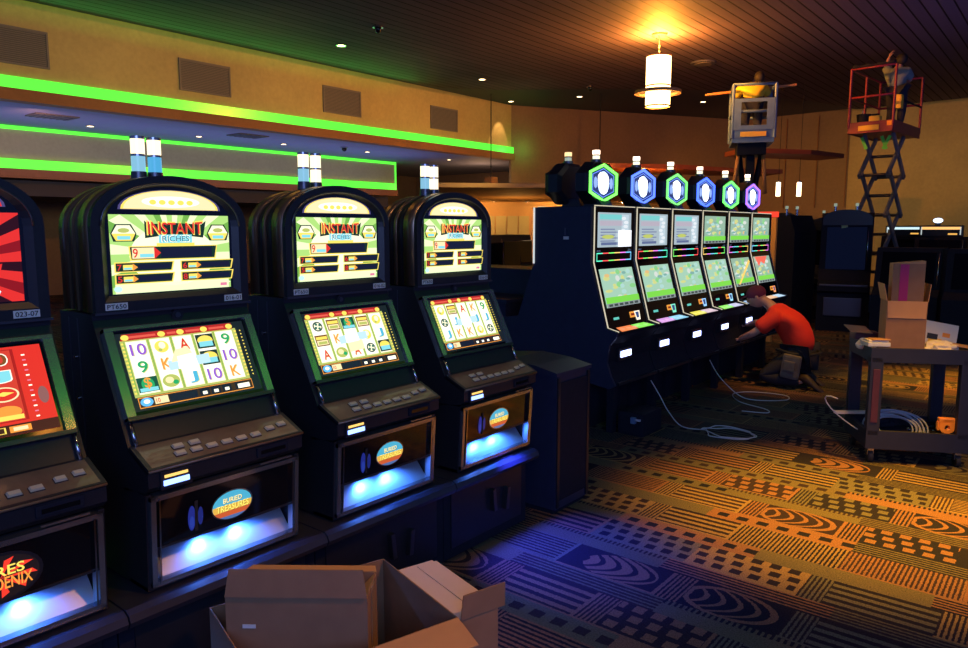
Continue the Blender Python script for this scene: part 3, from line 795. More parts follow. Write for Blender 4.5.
    m.add([D(-.285, .008, .0066), D(.285, .008, .0066), D(.285, L-.01, .0066), D(-.285, L-.01, .0066)], [(0, 1, 2, 3)], DECK)
    m.tube([D(-.3, -.002, .0), D(.3, -.002, .0)], .005, DECK, seg=6)
    b(m, 'button_deck')
    for u, v, w_ in [(-.17+.058*k, .045, .019) for k in range(6)]+[(-.16, .082, .019), (-.10, .082, .019), (.19, .06, .017), (.245, .068, .017)]:
        m = MB()
        def slab2(u0, v0, u1, v1, d0_, d1_, mt):
            vs = [D(u0, v0, d0_), D(u1, v0, d0_), D(u1, v1, d0_), D(u0, v1, d0_), D(u0+.003, v0+.002, d1_), D(u1-.003, v0+.002, d1_), D(u1-.003, v1-.002, d1_), D(u0+.003, v1-.002, d1_)]
            m.add(vs, [(0,3,2,1),(4,5,6,7),(0,1,5,4),(1,2,6,5),(2,3,7,6),(3,0,4,7)], mt)
        slab2(u-w_-.003, v-.013, u+w_+.003, v+.013, .006, .009, BLK); slab2(u-w_, v-.010, u+w_, v+.010, .009, .016, KEY)
        b(m, 'button')
    # bill acceptor, ticket slot
    m = MB(); m.rbox((.32, -.262, .805), (.337, -.152, .868), BLK, .004)
    m.box((.337, -.249, .846), (.340, -.169, .855), em((1, .6, .15), 1.4)); m.box((.337, -.253, .820), (.341, -.165, .837), em((.22, .36, 1), 3.5)); b(m, 'bill_acceptor')
    m = MB(); m.box((.325, -.275, .785), (.336, -.14, .790), STEEL); b(m, 'slot_lip')
    m = MB(); m.rbox((.325, .10, .825), (.336, .235, .862), BLKM, .004); m.box((.336, .115, .836), (.338, .22, .85), GLS); m.box((.33, .11, .797), (.338, .245, .803), STEEL); b(m, 'ticket_printer')
    # belly door
    q0 = Vector((.288, 0, .468)); q1 = Vector((.308, 0, .785)); BV = (q1-q0).normalized(); BN = Vector((0, 1, 0)).cross(BV); BH = (q1-q0).length
    def B(u, v, d=0): return q0+Vector((0, u, 0))+BV*v+BN*d
    def bar(mb, u0, v0, u1, v1, d0_, d1_, mt):
        vs = [B(u0, v0, d0_), B(u1, v0, d0_), B(u1, v1, d0_), B(u0, v1, d0_), B(u0, v0, d1_), B(u1, v0, d1_), B(u1, v1, d1_), B(u0, v1, d1_)]
        mb.add(vs, [(0,3,2,1),(4,5,6,7),(0,1,5,4),(1,2,6,5),(2,3,7,6),(3,0,4,7)], mt)
    m = MB(); fw = .017
    bar(m, -.29, 0, -.29+fw, BH, -.03, .012, STEEL); bar(m, .29-fw, 0, .29, BH, -.03, .012, STEEL)
    bar(m, -.29, BH-fw, .29, BH, -.03, .012, STEEL); bar(m, -.29, 0, .29, fw, -.03, .012, STEEL)
    bar(m, -.265, .012, -.26, BH-.012, -.01, .016, CHR); bar(m, .26, .012, .265, BH-.012, -.01, .016, CHR)
    door = b(m, 'belly_door')
    m = MB(); bar(m, -.273, .135, .273, BH-fw, -.10, .0, GLS); bar(m, -.273, .128, .273, .135, -.10, .004, DKST); b(m, 'door_panel', door)
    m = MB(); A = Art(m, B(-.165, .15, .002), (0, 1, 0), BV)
    A.ell(.02, .05, .014, .045, em((.01, .02, .22), 1), 1); A.ell(.02, .035, .009, .022, em((.02, .05, .4), .8), 2); A.ell(.052, .05, .010, .033, em((.01, .02, .2), .8), 1); A.rect(.030, .0, .042, .11, INK, 3); b(m, 'door_reflection', door)  # blue reflections on the door, painted as glowing ellipses
    m = MB(); A = Art(m, B(.01, .205, .002), (0, 1, 0), BV)
    if logo == 'sun':
        A.ell(0, 0, .084, .056, CHR, 1); A.ell(0, 0, .078, .051, em((.08, .5, .75), .9), 2)
        A.ell(0, 0, .078, .051, em((.95, .55, .08), .9), 3, PI*.98, PI*2.02, 18); A.ell(0, 0, .078, .051, em((.7, .12, .03), .9), 4, PI*1.13, PI*1.87, 14); A.ell(0, 0, .078, .051, em((.1, .2, .5), .8), 5, PI*1.27, PI*1.73, 12)
        A.text('BURIED', -.036, .010, .038, .028, em((.12, .06, .01), .6), 6); A.text('BURIED', -.038, .012, .036, .030, em((1, .85, .35), 1.3), 7)
        A.text('TREASURES', -.062, -.020, .066, .004, em((.12, .06, .01), .6), 6); A.text('TREASURES', -.064, -.018, .064, .006, em((1, .8, .15), 1.3), 7)
    else:
        A.ell(0, 0, .11, .075, DKST, 1); A.ell(0, 0, .10, .066, em((.02, .01, .01), .5), 2)
        for a_ in range(9):
            an = .5+a_*.7; A.poly([(.0, .0), (.095*math.cos(an), .06*math.sin(an)), (.08*math.cos(an+.25), .05*math.sin(an+.25))], em((.9, .04, .02), 1.2), 3)
        A.text('FIRES', -.05, .005, .06, .035, E_YE, 5); A.text('PHOENIX', -.06, -.035, .08, .002, E_OR, 5)
    b(m, 'logo_badge', door)
    # lit coin tray behind the lower window
    m = MB(); TR = STEELT
    m.quad([(.17, -.273, .60), (.275, -.273, .483), (.275, .273, .483), (.17, .273, .60)], TR)
    m.quad([(.165, -.273, .60), (.17, .273, .60), (.19, .273, .63), (.19, -.273, .63)], TR)
    b(m, 'coin_tray')
    for y in (-.06, .09):
        lt = lamp('SPOT', (0, 0, 0), (.05, .20, 1), 4.2, .014, ang=150, blend=.6, name='tray_light'); lt.parent = t
        lt.location = (.262, y, .585+Z); lt.rotation_euler = (0, math.radians(-12), 0)
    # signal lamps on the hood
    return t
STEELT = mat('tray_metal', (.5, .55, .62), .4, metal=.55)

def signal_lamp(x, y, z, lab, top, low):
    t = thing('signal_lamp', lab, 'signal lamp', (x, y, z), 0, 'signal lamps on the arched machines')
    a = MB(); a.cyl((0, 0, 0), (0, 0, .035), .029, DKST, r1=.027, seg=20); a.build('base', t)
    a = MB(); a.cyl((0, 0, .035), (0, 0, .090), .024, low, seg=20); a.build('lower_lens', t)
    a = MB(); a.cyl((0, 0, .098), (0, 0, .152), .024, top, seg=20); a.build('upper_lens', t)
    for z0, z1 in ((.090, .098), (.152, .162)):
        a = MB(); a.cyl((0, 0, z0), (0, 0, z1), .0255, STEEL, seg=20); a.build('collar', t)

G = [[['10', 's', 'A', 't', '9'], ['9', 'K', 's', 't', '10'], ['$', 'm', 'J', '10', 'K']],
     [['o', 'c', '$', 'c', 's'], ['c', 'K', '9', 's', 'J'], ['A', 'm', 'A', 'o', 't']],
     [['s', 'c', 'A', 'K', '9'], ['o', 'J', 'm', 'J', 'J'], ['J', 'K', 'K', 's', 'o']]]
LW = em((1, .84, .55), 1.7); LB = em((.08, .42, .75), 1.0); LB2 = em((.25, .55, .75), 1.0)
ROW = 'arched slot machines in the near row'
arched_slot('slot_machine', 'arched slot machine with red fiery artwork, cut off by the left edge', .655, art_fire, None, ('PT651', '023-07'), 'fire', 3, ROW)
arched_slot('slot_machine', 'green INSTANT slot machine labelled PT650, nearest fully visible one, reels showing 10 and 9', 1.385, art_instant, G[0], ('PT650', '016-01'), 'sun', 0, ROW)
arched_slot('slot_machine', 'green INSTANT slot machine in the middle, second behind the cardboard boxes', 2.16, art_instant, G[1], ('PT650', '016-02'), 'sun', 1, ROW)
arched_slot('slot_machine', 'green INSTANT slot machine at the far end of the arched row', 2.94, art_instant, G[2], ('PT650', '016-03'), 'sun', 2, ROW)
for (px0, nm, low) in ((1.385, 'nearest complete arched machine', (LB2, LB)), (2.16, 'middle green arched machine', (LB2, LW)), (2.94, 'last arched machine of the row', (LB2, LW))):
    z = 1.824; o1, o2 = (-.05, .012) if px0 < 2 else (-.085, -.018)
    signal_lamp(-2.72, px0+o1, z, 'left one of the two stacked signal lamps on the %s' % nm, LW, low[0])
    signal_lamp(-2.72, px0+o2, z, 'right one of the two stacked signal lamps on the %s' % nm, LW, low[1])

# base cabinets under the near row
LEDGE = mat('ledge_laminate', (.022, .024, .04), .3, noise=.2, coat=.3)
for i, (ya, yb, lab) in enumerate(((-.6, .985, 'black base cabinet under the fiery red machine at the left edge'), (.985, 1.775, 'black base cabinet under the nearest green machine, behind the boxes'),
                                   (1.775, 2.55, 'black base cabinet under the middle green machine'), (2.55, 3.24, 'black base cabinet at the end of the arched row, with a metal latch'))):
    t = thing('base_cabinet', lab, 'cabinet', (-2.6, (ya+yb)/2, 0), 0, 'base cabinets of the arched row')
    w = (yb-ya)/2-.003
    m = MB(); m.box((-.35, -w, .02), (.27, w, .385), BLKM); m.box((-.33, -w+.01, 0), (.24, w-.01, .05), BLKM)
    m.box((.27, -w+.05, .07), (.276, w-.05, .36), BLK); m.build('carcass', t)
    m = MB(); pr = [(-.36, .385), (.33, .385), (.352, .395), (.362, .415), (.352, .437), (.33, .448), (-.36, .448)]
    m.prism(pr, -w, w, LEDGE, 'y'); m.build('top_ledge', t)
    if i >= 2:
        for dz, dy in ((0, 0), (.0, -.06)):
            m = MB(); m.rbox((.27, .10+dy, .17), (.305, .125+dy, .29), DKST, .004, M=Matrix.Rotation(.12*(1 if dy else -1), 4, 'X')); m.build('latch', t)

# podium behind the last machine
t = thing('end_podium', 'tall black end cabinet with a low curved top, between the two machine banks', 'cabinet', (-2.5, 3.62, 0))
m = MB(); m.box((-.35, -.19, .03), (.24, .17, .82), NAVY); m.box((-.34, -.18, 0), (.22, .16, .03), BLKM); m.build('carcass', t)
m = MB(); m.prism([(-.36, .82), (.25, .82), (.25, .84), (.1, .87), (-.1, .885), (-.36, .86)], -.20, .18, NAVY, 'y'); m.build('curved_top', t)
m = MB(); m.box((.24, -.16, .08), (.246, .14, .78), BLKM); m.build('door', t)
for y in (-.17, .15):
    m = MB(); m.box((.24, y-.012, .04), (.25, y+.012, .81), BLK); m.build('edge_strip', t)

# ------------------------------------------------------------------ second bank: slim slant machines with octagonal toppers
SW = .722
def art_video(mb, O, V, w, h, kind):
    A = Art(mb, O, (0, 1, 0), V)
    base = [em((.42, .52, .58), 1.0), em((.35, .55, .42), .9), em((.40, .66, .50), 1.0)][kind]
    A.rect(0, 0, w, h, base, 0)
    rnd = random.Random(kind*31+int(w*1000)+len(mb.v))
    if kind == 0:      # title, text lines, side picture
        A.rect(w*.05, h*.80, w*.7, h*.95, em((.2, .65, .65), 1), 1); A.rect(w*.05, h*.62, w*.75, h*.76, em((.55, .5, .6), .9), 1)
        for k in range(5): A.rect(w*.08, h*(.50-.085*k), w*(.5+.1*(k % 2)), h*(.535-.085*k), em((.25, .3, .5), .8), 1)
        A.ell(w*.3, h*.3, w*.18, h*.06, E_OL, 2); A.rect(w*.7, h*.05, w*.92, h*.95, em((.5, .62, .7), 1.1), 1)
        for k in range(7): A.ell(w*(.80+.05*math.sin(k*1.7)), h*(.12+.12*k), w*.07, h*.05, em((.75, .8, .85), 1.1), 2)
        A.rect(w*.1, h*.06, w*.6, h*.14, em((.15, .2, .4), .8), 1)
    else:
        for k in range(26):
            u, v = rnd.random()*.8+.1, rnd.random()*.7+.22
            c = rnd.choice([(.75, .8, .3), (.9, .6, .25), (.5, .8, .75), (.3, .75, .3), (.8, .85, .8), (.25, .5, .45)])
            A.ell(w*u, h*v, w*(.05+.06*rnd.random()), h*(.03+.05*rnd.random()), em(c, .9), 1+k*.3, n=10)
        A.rect(0, h*.10, w, h*.26, em((.22, .75, .08), 1), 9.5); A.rect(0, 0, w, h*.10, em((.35, .4, .42), .8), 9.5)
        for k in range(6): A.rect(w*(.05+.155*k), h*.02, w*(.16+.155*k), h*.08, em((.08, .12, .12), .6), 10)
RGB = [(.1, .9, .55), (.95, .08, .08), (.2, .9, .15), (.95, .6, .15), (.9, .2, .85), (.2, .6, .95)]
STRIP = em((.85, .76, .55), .85)
def octp(rx, rz, z0, kx=.0, kz=.55):
    return [(0, z0+rz), (rx, z0+rz*kz), (rx, z0-rz*kz), (0, z0-rz), (-rx, z0-rz*kz), (-rx, z0+rz*kz)]
def oct8(rx, rz, z0):
    a, c = .42, .42
    return [(rx*a, z0+rz), (rx, z0+rz*c), (rx, z0-rz*c), (rx*a, z0-rz), (-rx*a, z0-rz), (-rx, z0-rz*c), (-rx, z0+rz*c), (-rx*a, z0+rz)]
def slant_slot(lab, yc, i, ring, deck, kinds, x0=-3.08, rz_=0.0, lit=True):
    t = thing('video_slot_machine', lab, 'slot machine', (x0, yc, 0), rz_, 'slim slot machines of the second bank')
    W = SW/2-.008
    prof = [(-.268, .40), (.0, .40), (.20, .37), (.25, .40), (.21, .47), (.17, .58), (.19, .72), (.25, .80), (.255, .825), (.15, .845), (0, 1.375), (0, 1.835), (-.268, 1.835)]
    m = MB(); m.prism(prof, -W, W, BLKM, 'y'); m.build('cabinet', t)
    m = MB(); m.box((-.26, -W+.03, 0), (-.02, W-.03, .40), BLKM); m.build('base', t)
    m = MB(); m.box((.16, -W-.0, 0), (.22, -W+.06, .38), BLKM); m.build('leg', t)
    # bright edge strips left and right
    for s in (-1, 1):
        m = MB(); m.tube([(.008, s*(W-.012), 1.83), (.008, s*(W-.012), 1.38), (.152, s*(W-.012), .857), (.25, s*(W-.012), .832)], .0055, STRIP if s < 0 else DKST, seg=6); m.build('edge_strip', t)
    m = MB(); m.tube([(.006, -W+.01, 1.838), (.006, W-.01, 1.838)], .004, STRIP, seg=6); m.build('top_strip', t)
    m = MB(); m.quad([(.002, -W+.03, 1.38), (.002, W-.03, 1.38), (.002, W-.03, 1.82), (.002, -W+.03, 1.82)], GLS); m.build('upper_panel', t)
    if lit:
        m = MB(); art_video(m, (.004, -W+.07, 1.50), Vector((0, 0, 1)), 2*W-.14, .285, kinds[0])
        if i == 0:
            A = Art(m, (.012, -W+.07, 1.50), (0, 1, 0), (0, 0, 1)); A.rect((2*W-.14)*.58, 0, (2*W-.14)*.99, .14, em((.9, .95, 1), 1.4), 1)
        m.build('upper_display', t)
        m = MB(); A = Art(m, (.004, -W+.06, 1.385), (0, 1, 0), (0, 0, 1)); ww = 2*W-.12; n = 6
        for k in range(n):
            c0 = RGB[(k+i) % 6]; e = em(c0, 1.5)
            A.rect(ww*k/n, .0, ww*(k+1)/n, .008, e, 1); A.rect(ww*k/n, .062, ww*(k+1)/n, .07, e, 1)
        A.rect(0, 0, .008, .07, em(RGB[i % 6], 1.5), 2); A.rect(ww-.008, 0, ww, .07, em(RGB[(5+i) % 6], 1.5), 2)
        m.build('light_frame', t)
        for s in (-1, 1):
            m = MB(); m.box((.003, s*(W-.09)-.025, 1.462), (.006, s*(W-.09)+.025, 1.478), WHITEP); m.build('asset_label', t)
    p0 = Vector((.15, 0, .845)); p1 = Vector((0, 0, 1.375)); V = (p1-p0).normalized(); N = Vector((0, 1, 0)).cross(V)
    m = MB(); m.quad([p0+Vector((0, -W+.03, 0))+N*.002, p0+Vector((0, W-.03, 0))+N*.002, p1+Vector((0, W-.03, 0))+N*.002, p1+Vector((0, -W+.03, 0))+N*.002], GLS); m.build('lower_panel', t)
    if lit:
        m = MB(); art_video(m, p0+Vector((0, -W+.07, 0))+V*.17+N*.004, V, 2*W-.14, .325, kinds[1])
        if kinds[2]:
            A = Art(m, p0+Vector((0, -W+.07, 0))+V*.17+N*.014, (0, 1, 0), V)
            if kinds[2] == 1: A.poly([(.05, .02), (.10, .02), (.55, .27), (.52, .30)], em((.95, .65, .15), 1.1), 1)
            else: A.poly([(.02, .32), (.45, .32), (.3, .22), (.2, .26), (.1, .2)], em((.95, .15, .1), 1.1), 1)
        m.build('lower_display', t)
        m = MB(); A = Art(m, p0+V*.03+N*.004, (0, 1, 0), V)
        A.rect(.06, .03, .16, .08, em((.9, .35, .05), 1.1), 1); A.rect(.08, .045, .14, .065, em((.3, .02, .01), .7), 2); A.rect(-.22, .035, -.13, .055, em((.15, .7, .6), .9), 1)
        c = [(1, .9, .7), (.2, .8, .55), (.3, .6, 1), (.35, .75, 1), (.1, .6, .5), (.9, .3, .1)][i]
        m.build('jackpot_window', t); m = MB(); A = Art(m, p0+V*.03+N*.004, (0, 1, 0), V)
        A.poly([(.14, .08), (.24, .08), (.23, .0), (.16, .0)], em(c, 1.3), 3); A.poly([(.16, .07), (.22, .07), (.21, .02), (.17, .02)], em((.05, .1, .3), .8), 4)
        m.build('meter_icon', t)
        # coloured touch deck
        c1, c2 = deck
        m = MB(); vs = [(.255, -W+.05, .829), (.255, W-.05, .829), (.16, W-.05, .847), (.16, -W+.05, .847)]
        m.quad([(x, y, z+.001) for x, y, z in vs], GLS)
        A = Art(m, (.254, -W+.06, .832), (0, 1, 0), Vector((-.095, 0, .018))); ww = 2*W-.12
        A.poly([(0, 0), (ww*.48, 0), (ww*.5, .09), (.06, .09)], em(c1, 1.1), 1); A.poly([(ww*.5, 0), (ww*.97, 0), (ww*.93, .09), (ww*.52, .09)], em(c2, 1.1), 1)
        for k in range(5): A.ell(ww*(.15+.17*k), .045, .03, .018, em([min(1, q*1.2+.1) for q in (c1 if k < 3 else c2)], .9), 2, n=12)
        m.build('button_deck', t)
    # bill acceptor glowing white-blue
    m = MB(); m.rbox((.15, -.25, .575), (.205, -.01, .685), BLK, .012)
    m.build('bill_housing', t)
    m = MB(); m.rbox((.203, -.22, .605), (.212, -.045, .657), em((.42, .5, 1), 5) if lit else GLS, .006); m.build('bill_acceptor', t)
    m = MB(); m.rbox((.243, -W+.01, .395), (.265, W-.01, .42), BLK, .005); m.build('bumper', t)
    # topper
    zc = 2.035; TX = -.12 if lit else -.0
    def tb(mb, nm):
        for q_ in mb.v: q_.x += TX
        return mb.build(nm, t)
    m = MB(); m.prism([(-.26, 1.835), (-.06, 1.835), (-.12, 1.91), (-.24, 1.91)], -.09, .09, BLK, 'y'); m.build('topper_neck', t)
    m = MB(); o = oct8(.245, .175, zc); q = oct8(.20, .145, zc); n = 8
    m.prism(o, -.12, -.03, BLK, 'x')
    vs = [(-.03, *p) for p in o]+[(0, *p) for p in oct8(.235, .167, zc)]; m.add(vs, [(k, (k+1) % n, n+(k+1) % n, n+k) for k in range(n)], BLK)
    m.quad([(0, *p) for p in oct8(.235, .167, zc)], GLS)
    vs = [(-.12, *p) for p in o]+[(-.14, *p) for p in q]; m.add(vs, [(k, n+k, n+(k+1) % n, (k+1) % n) for k in range(n)], BLK)
    m.quad([(-.14, *p) for p in q[::-1]], BLK); tb(m, 'topper_housing')
    m = MB()
    if lit: m.tube([(.008, *p) for p in octp(.218, .150, zc)], .013, em(ring, 2.6), seg=8, closed=True)
    else:
        m.tube([(.008, *p) for p in octp(.218, .150, zc)], .012, DKST, seg=8, closed=True)
    tb(m, 'topper_ring')
    if lit:
        m = MB(); A = Art(m, (.003, 0, zc), (0, 1, 0), (0, 0, 1))
        A.poly([(y, z) for y, z in octp(.18, .124, 0)], em((.12, .22, .75), 1.6), 1)
        A.poly([(y, z) for y, z in octp(.168, .115, 0)], em((.03, .05, .22), .9), 2)
        A.ell(0, .0, .095, .098, em((.55, .72, 1), 2.2), 3, n=13)
        A.ell(-.035, .035, .058, .052, em((1, 1, 1), 5), 4, n=9); A.ell(.035, .028, .052, .05, em((1, 1, 1), 5), 5, n=7); A.ell(.008, -.045, .062, .046, em((1, 1, 1), 5), 6, n=8)
        for s in (-1, 1): A.ell(s*.13, 0, .03, .05, em((.3, .45, .9), 1.2), 4, n=8)
        tb(m, 'topper_emblem')
    m = MB(); m.cyl((-.07, 0, zc+.165), (-.07, 0, zc+.20), .045, DKST, seg=16); m.cyl((-.07, 0, zc+.23), (-.07, 0, zc+.24), .033, DKST, seg=16); tb(m, 'lamp_base')
    if lit:
        m = MB(); m.cyl((-.07, 0, zc+.20), (-.07, 0, zc+.23), .03, em((.9, .85, .6), 1.6), seg=16); m.cyl((-.07, 0, zc+.24), (-.07, 0, zc+.275), .032, em((1, .75, .55), 4), seg=16); tb(m, 'signal_lens')
    else:
        m = MB(); m.cyl((-.07, 0, zc+.20), (-.07, 0, zc+.23), .03, em((.5, .6, .5), .7), seg=16); m.cyl((-.07, 0, zc+.24), (-.07, 0, zc+.275), .032, em((1, .65, .3), 1.6), seg=16); tb(m, 'signal_lens')
    return t
Y0 = 5.17
info = [('slim lit slot machine with green ringed topper, nearest of the second bank', (.15, 1, .1), ((.95, .25, .08), (.25, .85, .1)), (0, 2, 0)),
        ('slim lit slot machine, second of its bank, blue ringed topper and violet deck', (.08, .16, 1), ((.7, .35, .8), (.3, .65, .9)), (0, 2, 0)),
        ('slim lit slot machine, third of its bank, dim green topper ring and yellow deck', (.12, .55, .12), ((.85, .75, .1), (.7, .5, .6)), (0, 2, 0)),
        ('slim lit slot machine, fourth of its bank, blue topper ring and green deck', (.06, .14, 1), ((.3, .85, .15), (.55, .55, .8)), (1, 2, 0)),
        ('slim lit slot machine, fifth of its bank, green topper and diagonal orange streak', (.12, 1, .12), ((.4, .6, .9), (.8, .7, .9)), (1, 1, 1)),
        ('slim lit slot machine with violet topper at the far end, behind the kneeling man', (.3, .12, 1), ((.8, .5, .3), (.5, .7, .9)), (1, 1, 2))]
for i, (lab, ring, deck, kinds) in enumerate(info):
    slant_slot(lab, Y0+SW*(i+.5), i, ring, deck, kinds)
for i in range(1):
    slant_slot('back-to-back slot machine with dark unlit octagonal topper at the end of the second bank', Y0+SW*(i+.5), i, (1, 1, 1), None, (0, 0, 0), x0=-3.62, rz_=PI, lit=False)
# end panel of the bank
t = thing('bank_end_panel', 'dark navy end panel closing the near end of the second machine bank', 'panel', (-3.35, Y0-.02, 0))
m = MB(); pr = [(-.72, 0), (.27, 0), (.27, .40), (.47, .37), (.525, .40), (.485, .47), (.445, .58), (.465, .72), (.53, .80), (.53, .835), (.43, .86), (.275, 1.375), (.275, 1.83), (-.275, 1.83), (-.275, 1.375), (-.44, .9), (-.72, .86)]
m.prism(pr, -.014, .014, NAVY, 'y'); m.build('board', t)
m = MB(); m.tube([(-.275, -.018, 1.83), (-.275, -.018, 1.36)], .008, em((.75, .82, .85), .9), seg=6); m.build('edge_strip', t)
m = MB(); m.box((.02, -.018, 1.565), (.07, -.014, 1.59), WHITEP); m.box((.03, -.02, 1.60), (.045, -.014, 1.66), DKST); m.build('asset_label', t)
# foot and cable plug below the first machine
t = thing('service_box', 'low dark service box with a white plug under the first slim machine', 'box', (-2.70, 5.40, 0))
m = MB(); m.rbox((-.13, -.20, 0), (.10, .14, .19), BLKM, .03); m.build('case', t)
m = MB(); m.rbox((.0, -.23, .11), (.04, -.198, .16), BLUEM, .005); m.box((.04, -.22, .135), (.08, -.205, .15), CABLE); m.build('plug', t)
# dark low counter left of the bank
t = thing('low_counter', 'dark navy low counter between the last arched machine and the second bank', 'counter', (-4.62, 5.95, 0))
m = MB(); m.box((-.3, -.5, .0), (.45, .6, .96), NAVY); m.build('carcass', t)
m = MB(); m.rbox((-.75, -.55, .96), (.5, .65, 1.0), NAVY, .008); m.build('worktop', t)
m = MB(); m.box((-.7, .0, 1.0), (.42, .5, 1.24), NAVY); m.box((-.72, -.02, 1.24), (.44, .52, 1.255), NAVY); m.build('riser', t)
a = MB(); a.quad([(-.1, -.08, .001), (.12, -.03, .001), (.08, .08, .004), (-.12, .04, .001)], WOODP); a.box((-.1, -.06, 0), (.08, .05, .001), WOODP)
tag(a.build('cardboard_scrap', loc=(-4.3, 6.15, 1.256)), 'small orange scrap of card lying on the dark low counter', 'card')

# loose cables on the carpet
def cable(name, pts, r, mt, lab, closed=False):
    # smooth by Catmull-Rom
    P = [Vector(p) for p in pts]; out = []
    for i in range(len(P)-1):
        a, b_, c, d_ = P[max(i-1, 0)], P[i], P[i+1], P[min(i+2, len(P)-1)]
        for k in range(6):
            t_ = k/6; out.append(.5*((2*b_)+(c-a)*t_+(2*a-5*b_+4*c-d_)*t_*t_+(3*b_-a-3*c+d_)*t_**3))
    out.append(P[-1]); m = MB(); m.tube(out, r, mt, seg=6); return tag(m.build(name), lab, 'cable')
pts = [(-2.80, 5.72, .36), (-2.72, 5.75, .22), (-2.66, 5.78, .10), (-2.5, 5.70, .012), (-2.32, 5.72, .008)]
for k in range(22):
    a_ = PI+k*.62; pts.append((-2.10+.20*math.cos(a_)+.03*math.sin(k*2.3), 5.72+.14*math.sin(a_)+.02*math.cos(k*1.7), .008+.0012*k))
cable('network_cable', pts, .0045, CABLE, 'white cable hanging from the slim machines and coiled on the carpet')
cable('network_cable', [(-2.80, 7.0, .36), (-2.70, 7.02, .2), (-2.5, 7.0, .05), (-2.35, 7.05, .01), (-2.12, 7.25, .008), (-2.2, 7.45, .008), (-2.5, 7.4, .008), (-2.62, 7.2, .008), (-2.45, 6.9, .008), (-2.15, 6.75, .008), (-2.1, 6.62, .008), (-2.3, 6.55, .008)], .0045, CABLE, 'thin white cable looping on the carpet beside the kneeling man')

# ------------------------------------------------------------------ people
def skin(name, pts, edges, rad, mt, parent, root=0, sub=2):
    me = bpy.data.meshes.new(name); me.from_pydata([tuple(p) for p in pts], edges, [])
    o = bpy.data.objects.new(name, me); COL.objects.link(o)
    md = o.modifiers.new('s', 'SKIN'); md.use_smooth_shade = True
    for i, sv in enumerate(me.skin_vertices[0].data):
        r = rad[i]; sv.radius = r if isinstance(r, tuple) else (r, r); sv.use_root = (i == root)
    sb = o.modifiers.new('u', 'SUBSURF'); sb.levels = sub; sb.render_levels = sub
    bpy.context.view_layer.update()
    dg = bpy.context.evaluated_depsgraph_get()
    nm = bpy.data.meshes.new_from_object(o.evaluated_get(dg)); nm.materials.clear(); nm.materials.append(mt)
    for p in nm.polygons: p.use_smooth = True
    bpy.data.objects.remove(o); o = bpy.data.objects.new(name, nm); COL.objects.link(o); o.parent = parent
    return o
def joined(objs, name, parent):
    """merge several meshes into one continuous-body mesh"""
    bm = bmesh.new()
    mats = []
    for o in objs:
        me = o.data; me2 = me.copy()
        base = len(bm.faces)
        bm.from_mesh(me2); bm.faces.ensure_lookup_table()
        if me.materials[0] not in mats: mats.append(me.materials[0])
        mi = mats.index(me.materials[0])
        for f in bm.faces[base:]: f.material_index = mi
    me = bpy.data.meshes.new(name); bm.to_mesh(me); bm.free()
    for m_ in mats: me.materials.append(m_)
    o = bpy.data.objects.new(name, me); COL.objects.link(o); o.parent = parent
    for q in objs: bpy.data.objects.remove(q)
    return o
def frame(fwd, up):
    x = Vector(fwd).normalized(); z = Vector(up); z = (z-x*z.dot(x)).normalized(); y = z.cross(x)
    return Matrix((x, y, z)).transposed().to_4x4()
def head_mesh(c, fwd, up, s=1.0):
    """head with face: x forward, z up"""
    M = Matrix.Translation(c) @ frame(fwd, up)
    bm = bmesh.new(); bmesh.ops.create_uvsphere(bm, u_segments=28, v_segments=20, radius=1)
    for v in bm.verts:
        x, y, z = v.co
        X, Y, Z = x*.098, y*.078, z*.118
        if z < 0:
            k = -z; Y *= 1-.30*k; X *= 1-.12*k
            if x > 0: X += .014*k*x
        if x > .5:
            if abs(z+.08) < .3 and abs(y) < .28: X += .022*(1-abs(y)/.28)*(1-abs(z+.08)/.3)      # nose
            if abs(z-.12) < .16 and .2 < abs(y) < .6: X -= .010                                  # eye sockets
            if abs(z-.32) < .1 and abs(y) < .6: X += .005
            if abs(z+.52) < .1 and abs(y) < .3: X += .006
        v.co = Vector((X, Y, Z))*s
    me = bpy.data.meshes.new('t'); bm.to_mesh(me); bm.free()
    mb = MB(); mb.add([v.co.copy() for v in me.vertices], [tuple(p.vertices) for p in me.polygons], SKIN, smooth=True, M=M)
    for sg in (-1, 1):
        mb.ball((-.005*s, sg*.078*s, -.005*s), .028*s, SKIN, (.6, .35, 1.1), 10, 8, M=M)
        mb.ball((.084*s, sg*.030*s, .012*s), .013*s, WHITEP, seg=8, rings=6, M=M)
        mb.ball((.0945*s, sg*.030*s, .012*s), .006*s, INK, seg=6, rings=5, M=M)
    mb.box((.088*s, -.024*s, -.066*s), (.0965*s, .024*s, -.060*s), MAG, M=M)
    return mb
def hand_mesh(w, d, up, s=1.0, curl=.5):
    """palm + 4 fingers + thumb from the wrist w pointing along d, palm normal up"""
    Fm = Matrix.Translation(w) @ frame(d, up)
    mb = MB()
    mb.rbox((-.01*s, -.04*s, -.014*s), (.09*s, .04*s, .014*s), SKIN, .012*s, M=Fm, seg=3)
    for k, (y, L) in enumerate(((-.03, .068), (-.01, .08), (.011, .074), (.031, .058))):
        p = [(.08, y, 0)]; a = 0
        for q in (.42, .33, .25):
            a -= curl*.8; x0, _, z0 = p[-1]; p.append((x0+L*q*math.cos(a), y, z0+L*q*math.sin(a)))
        mb.tube([Vector(v)*s for v in p], [.010*s, .0095*s, .0085*s, .0065*s], SKIN, seg=8, M=Fm)
    mb.tube([Vector(v)*s for v in ((.015, -.034, 0), (.04, -.058, -.01), (.065, -.066, -.024), (.085, -.062, -.038))], [.013*s, .011*s, .010*s, .007*s], SKIN, seg=8, M=Fm)
    return mb

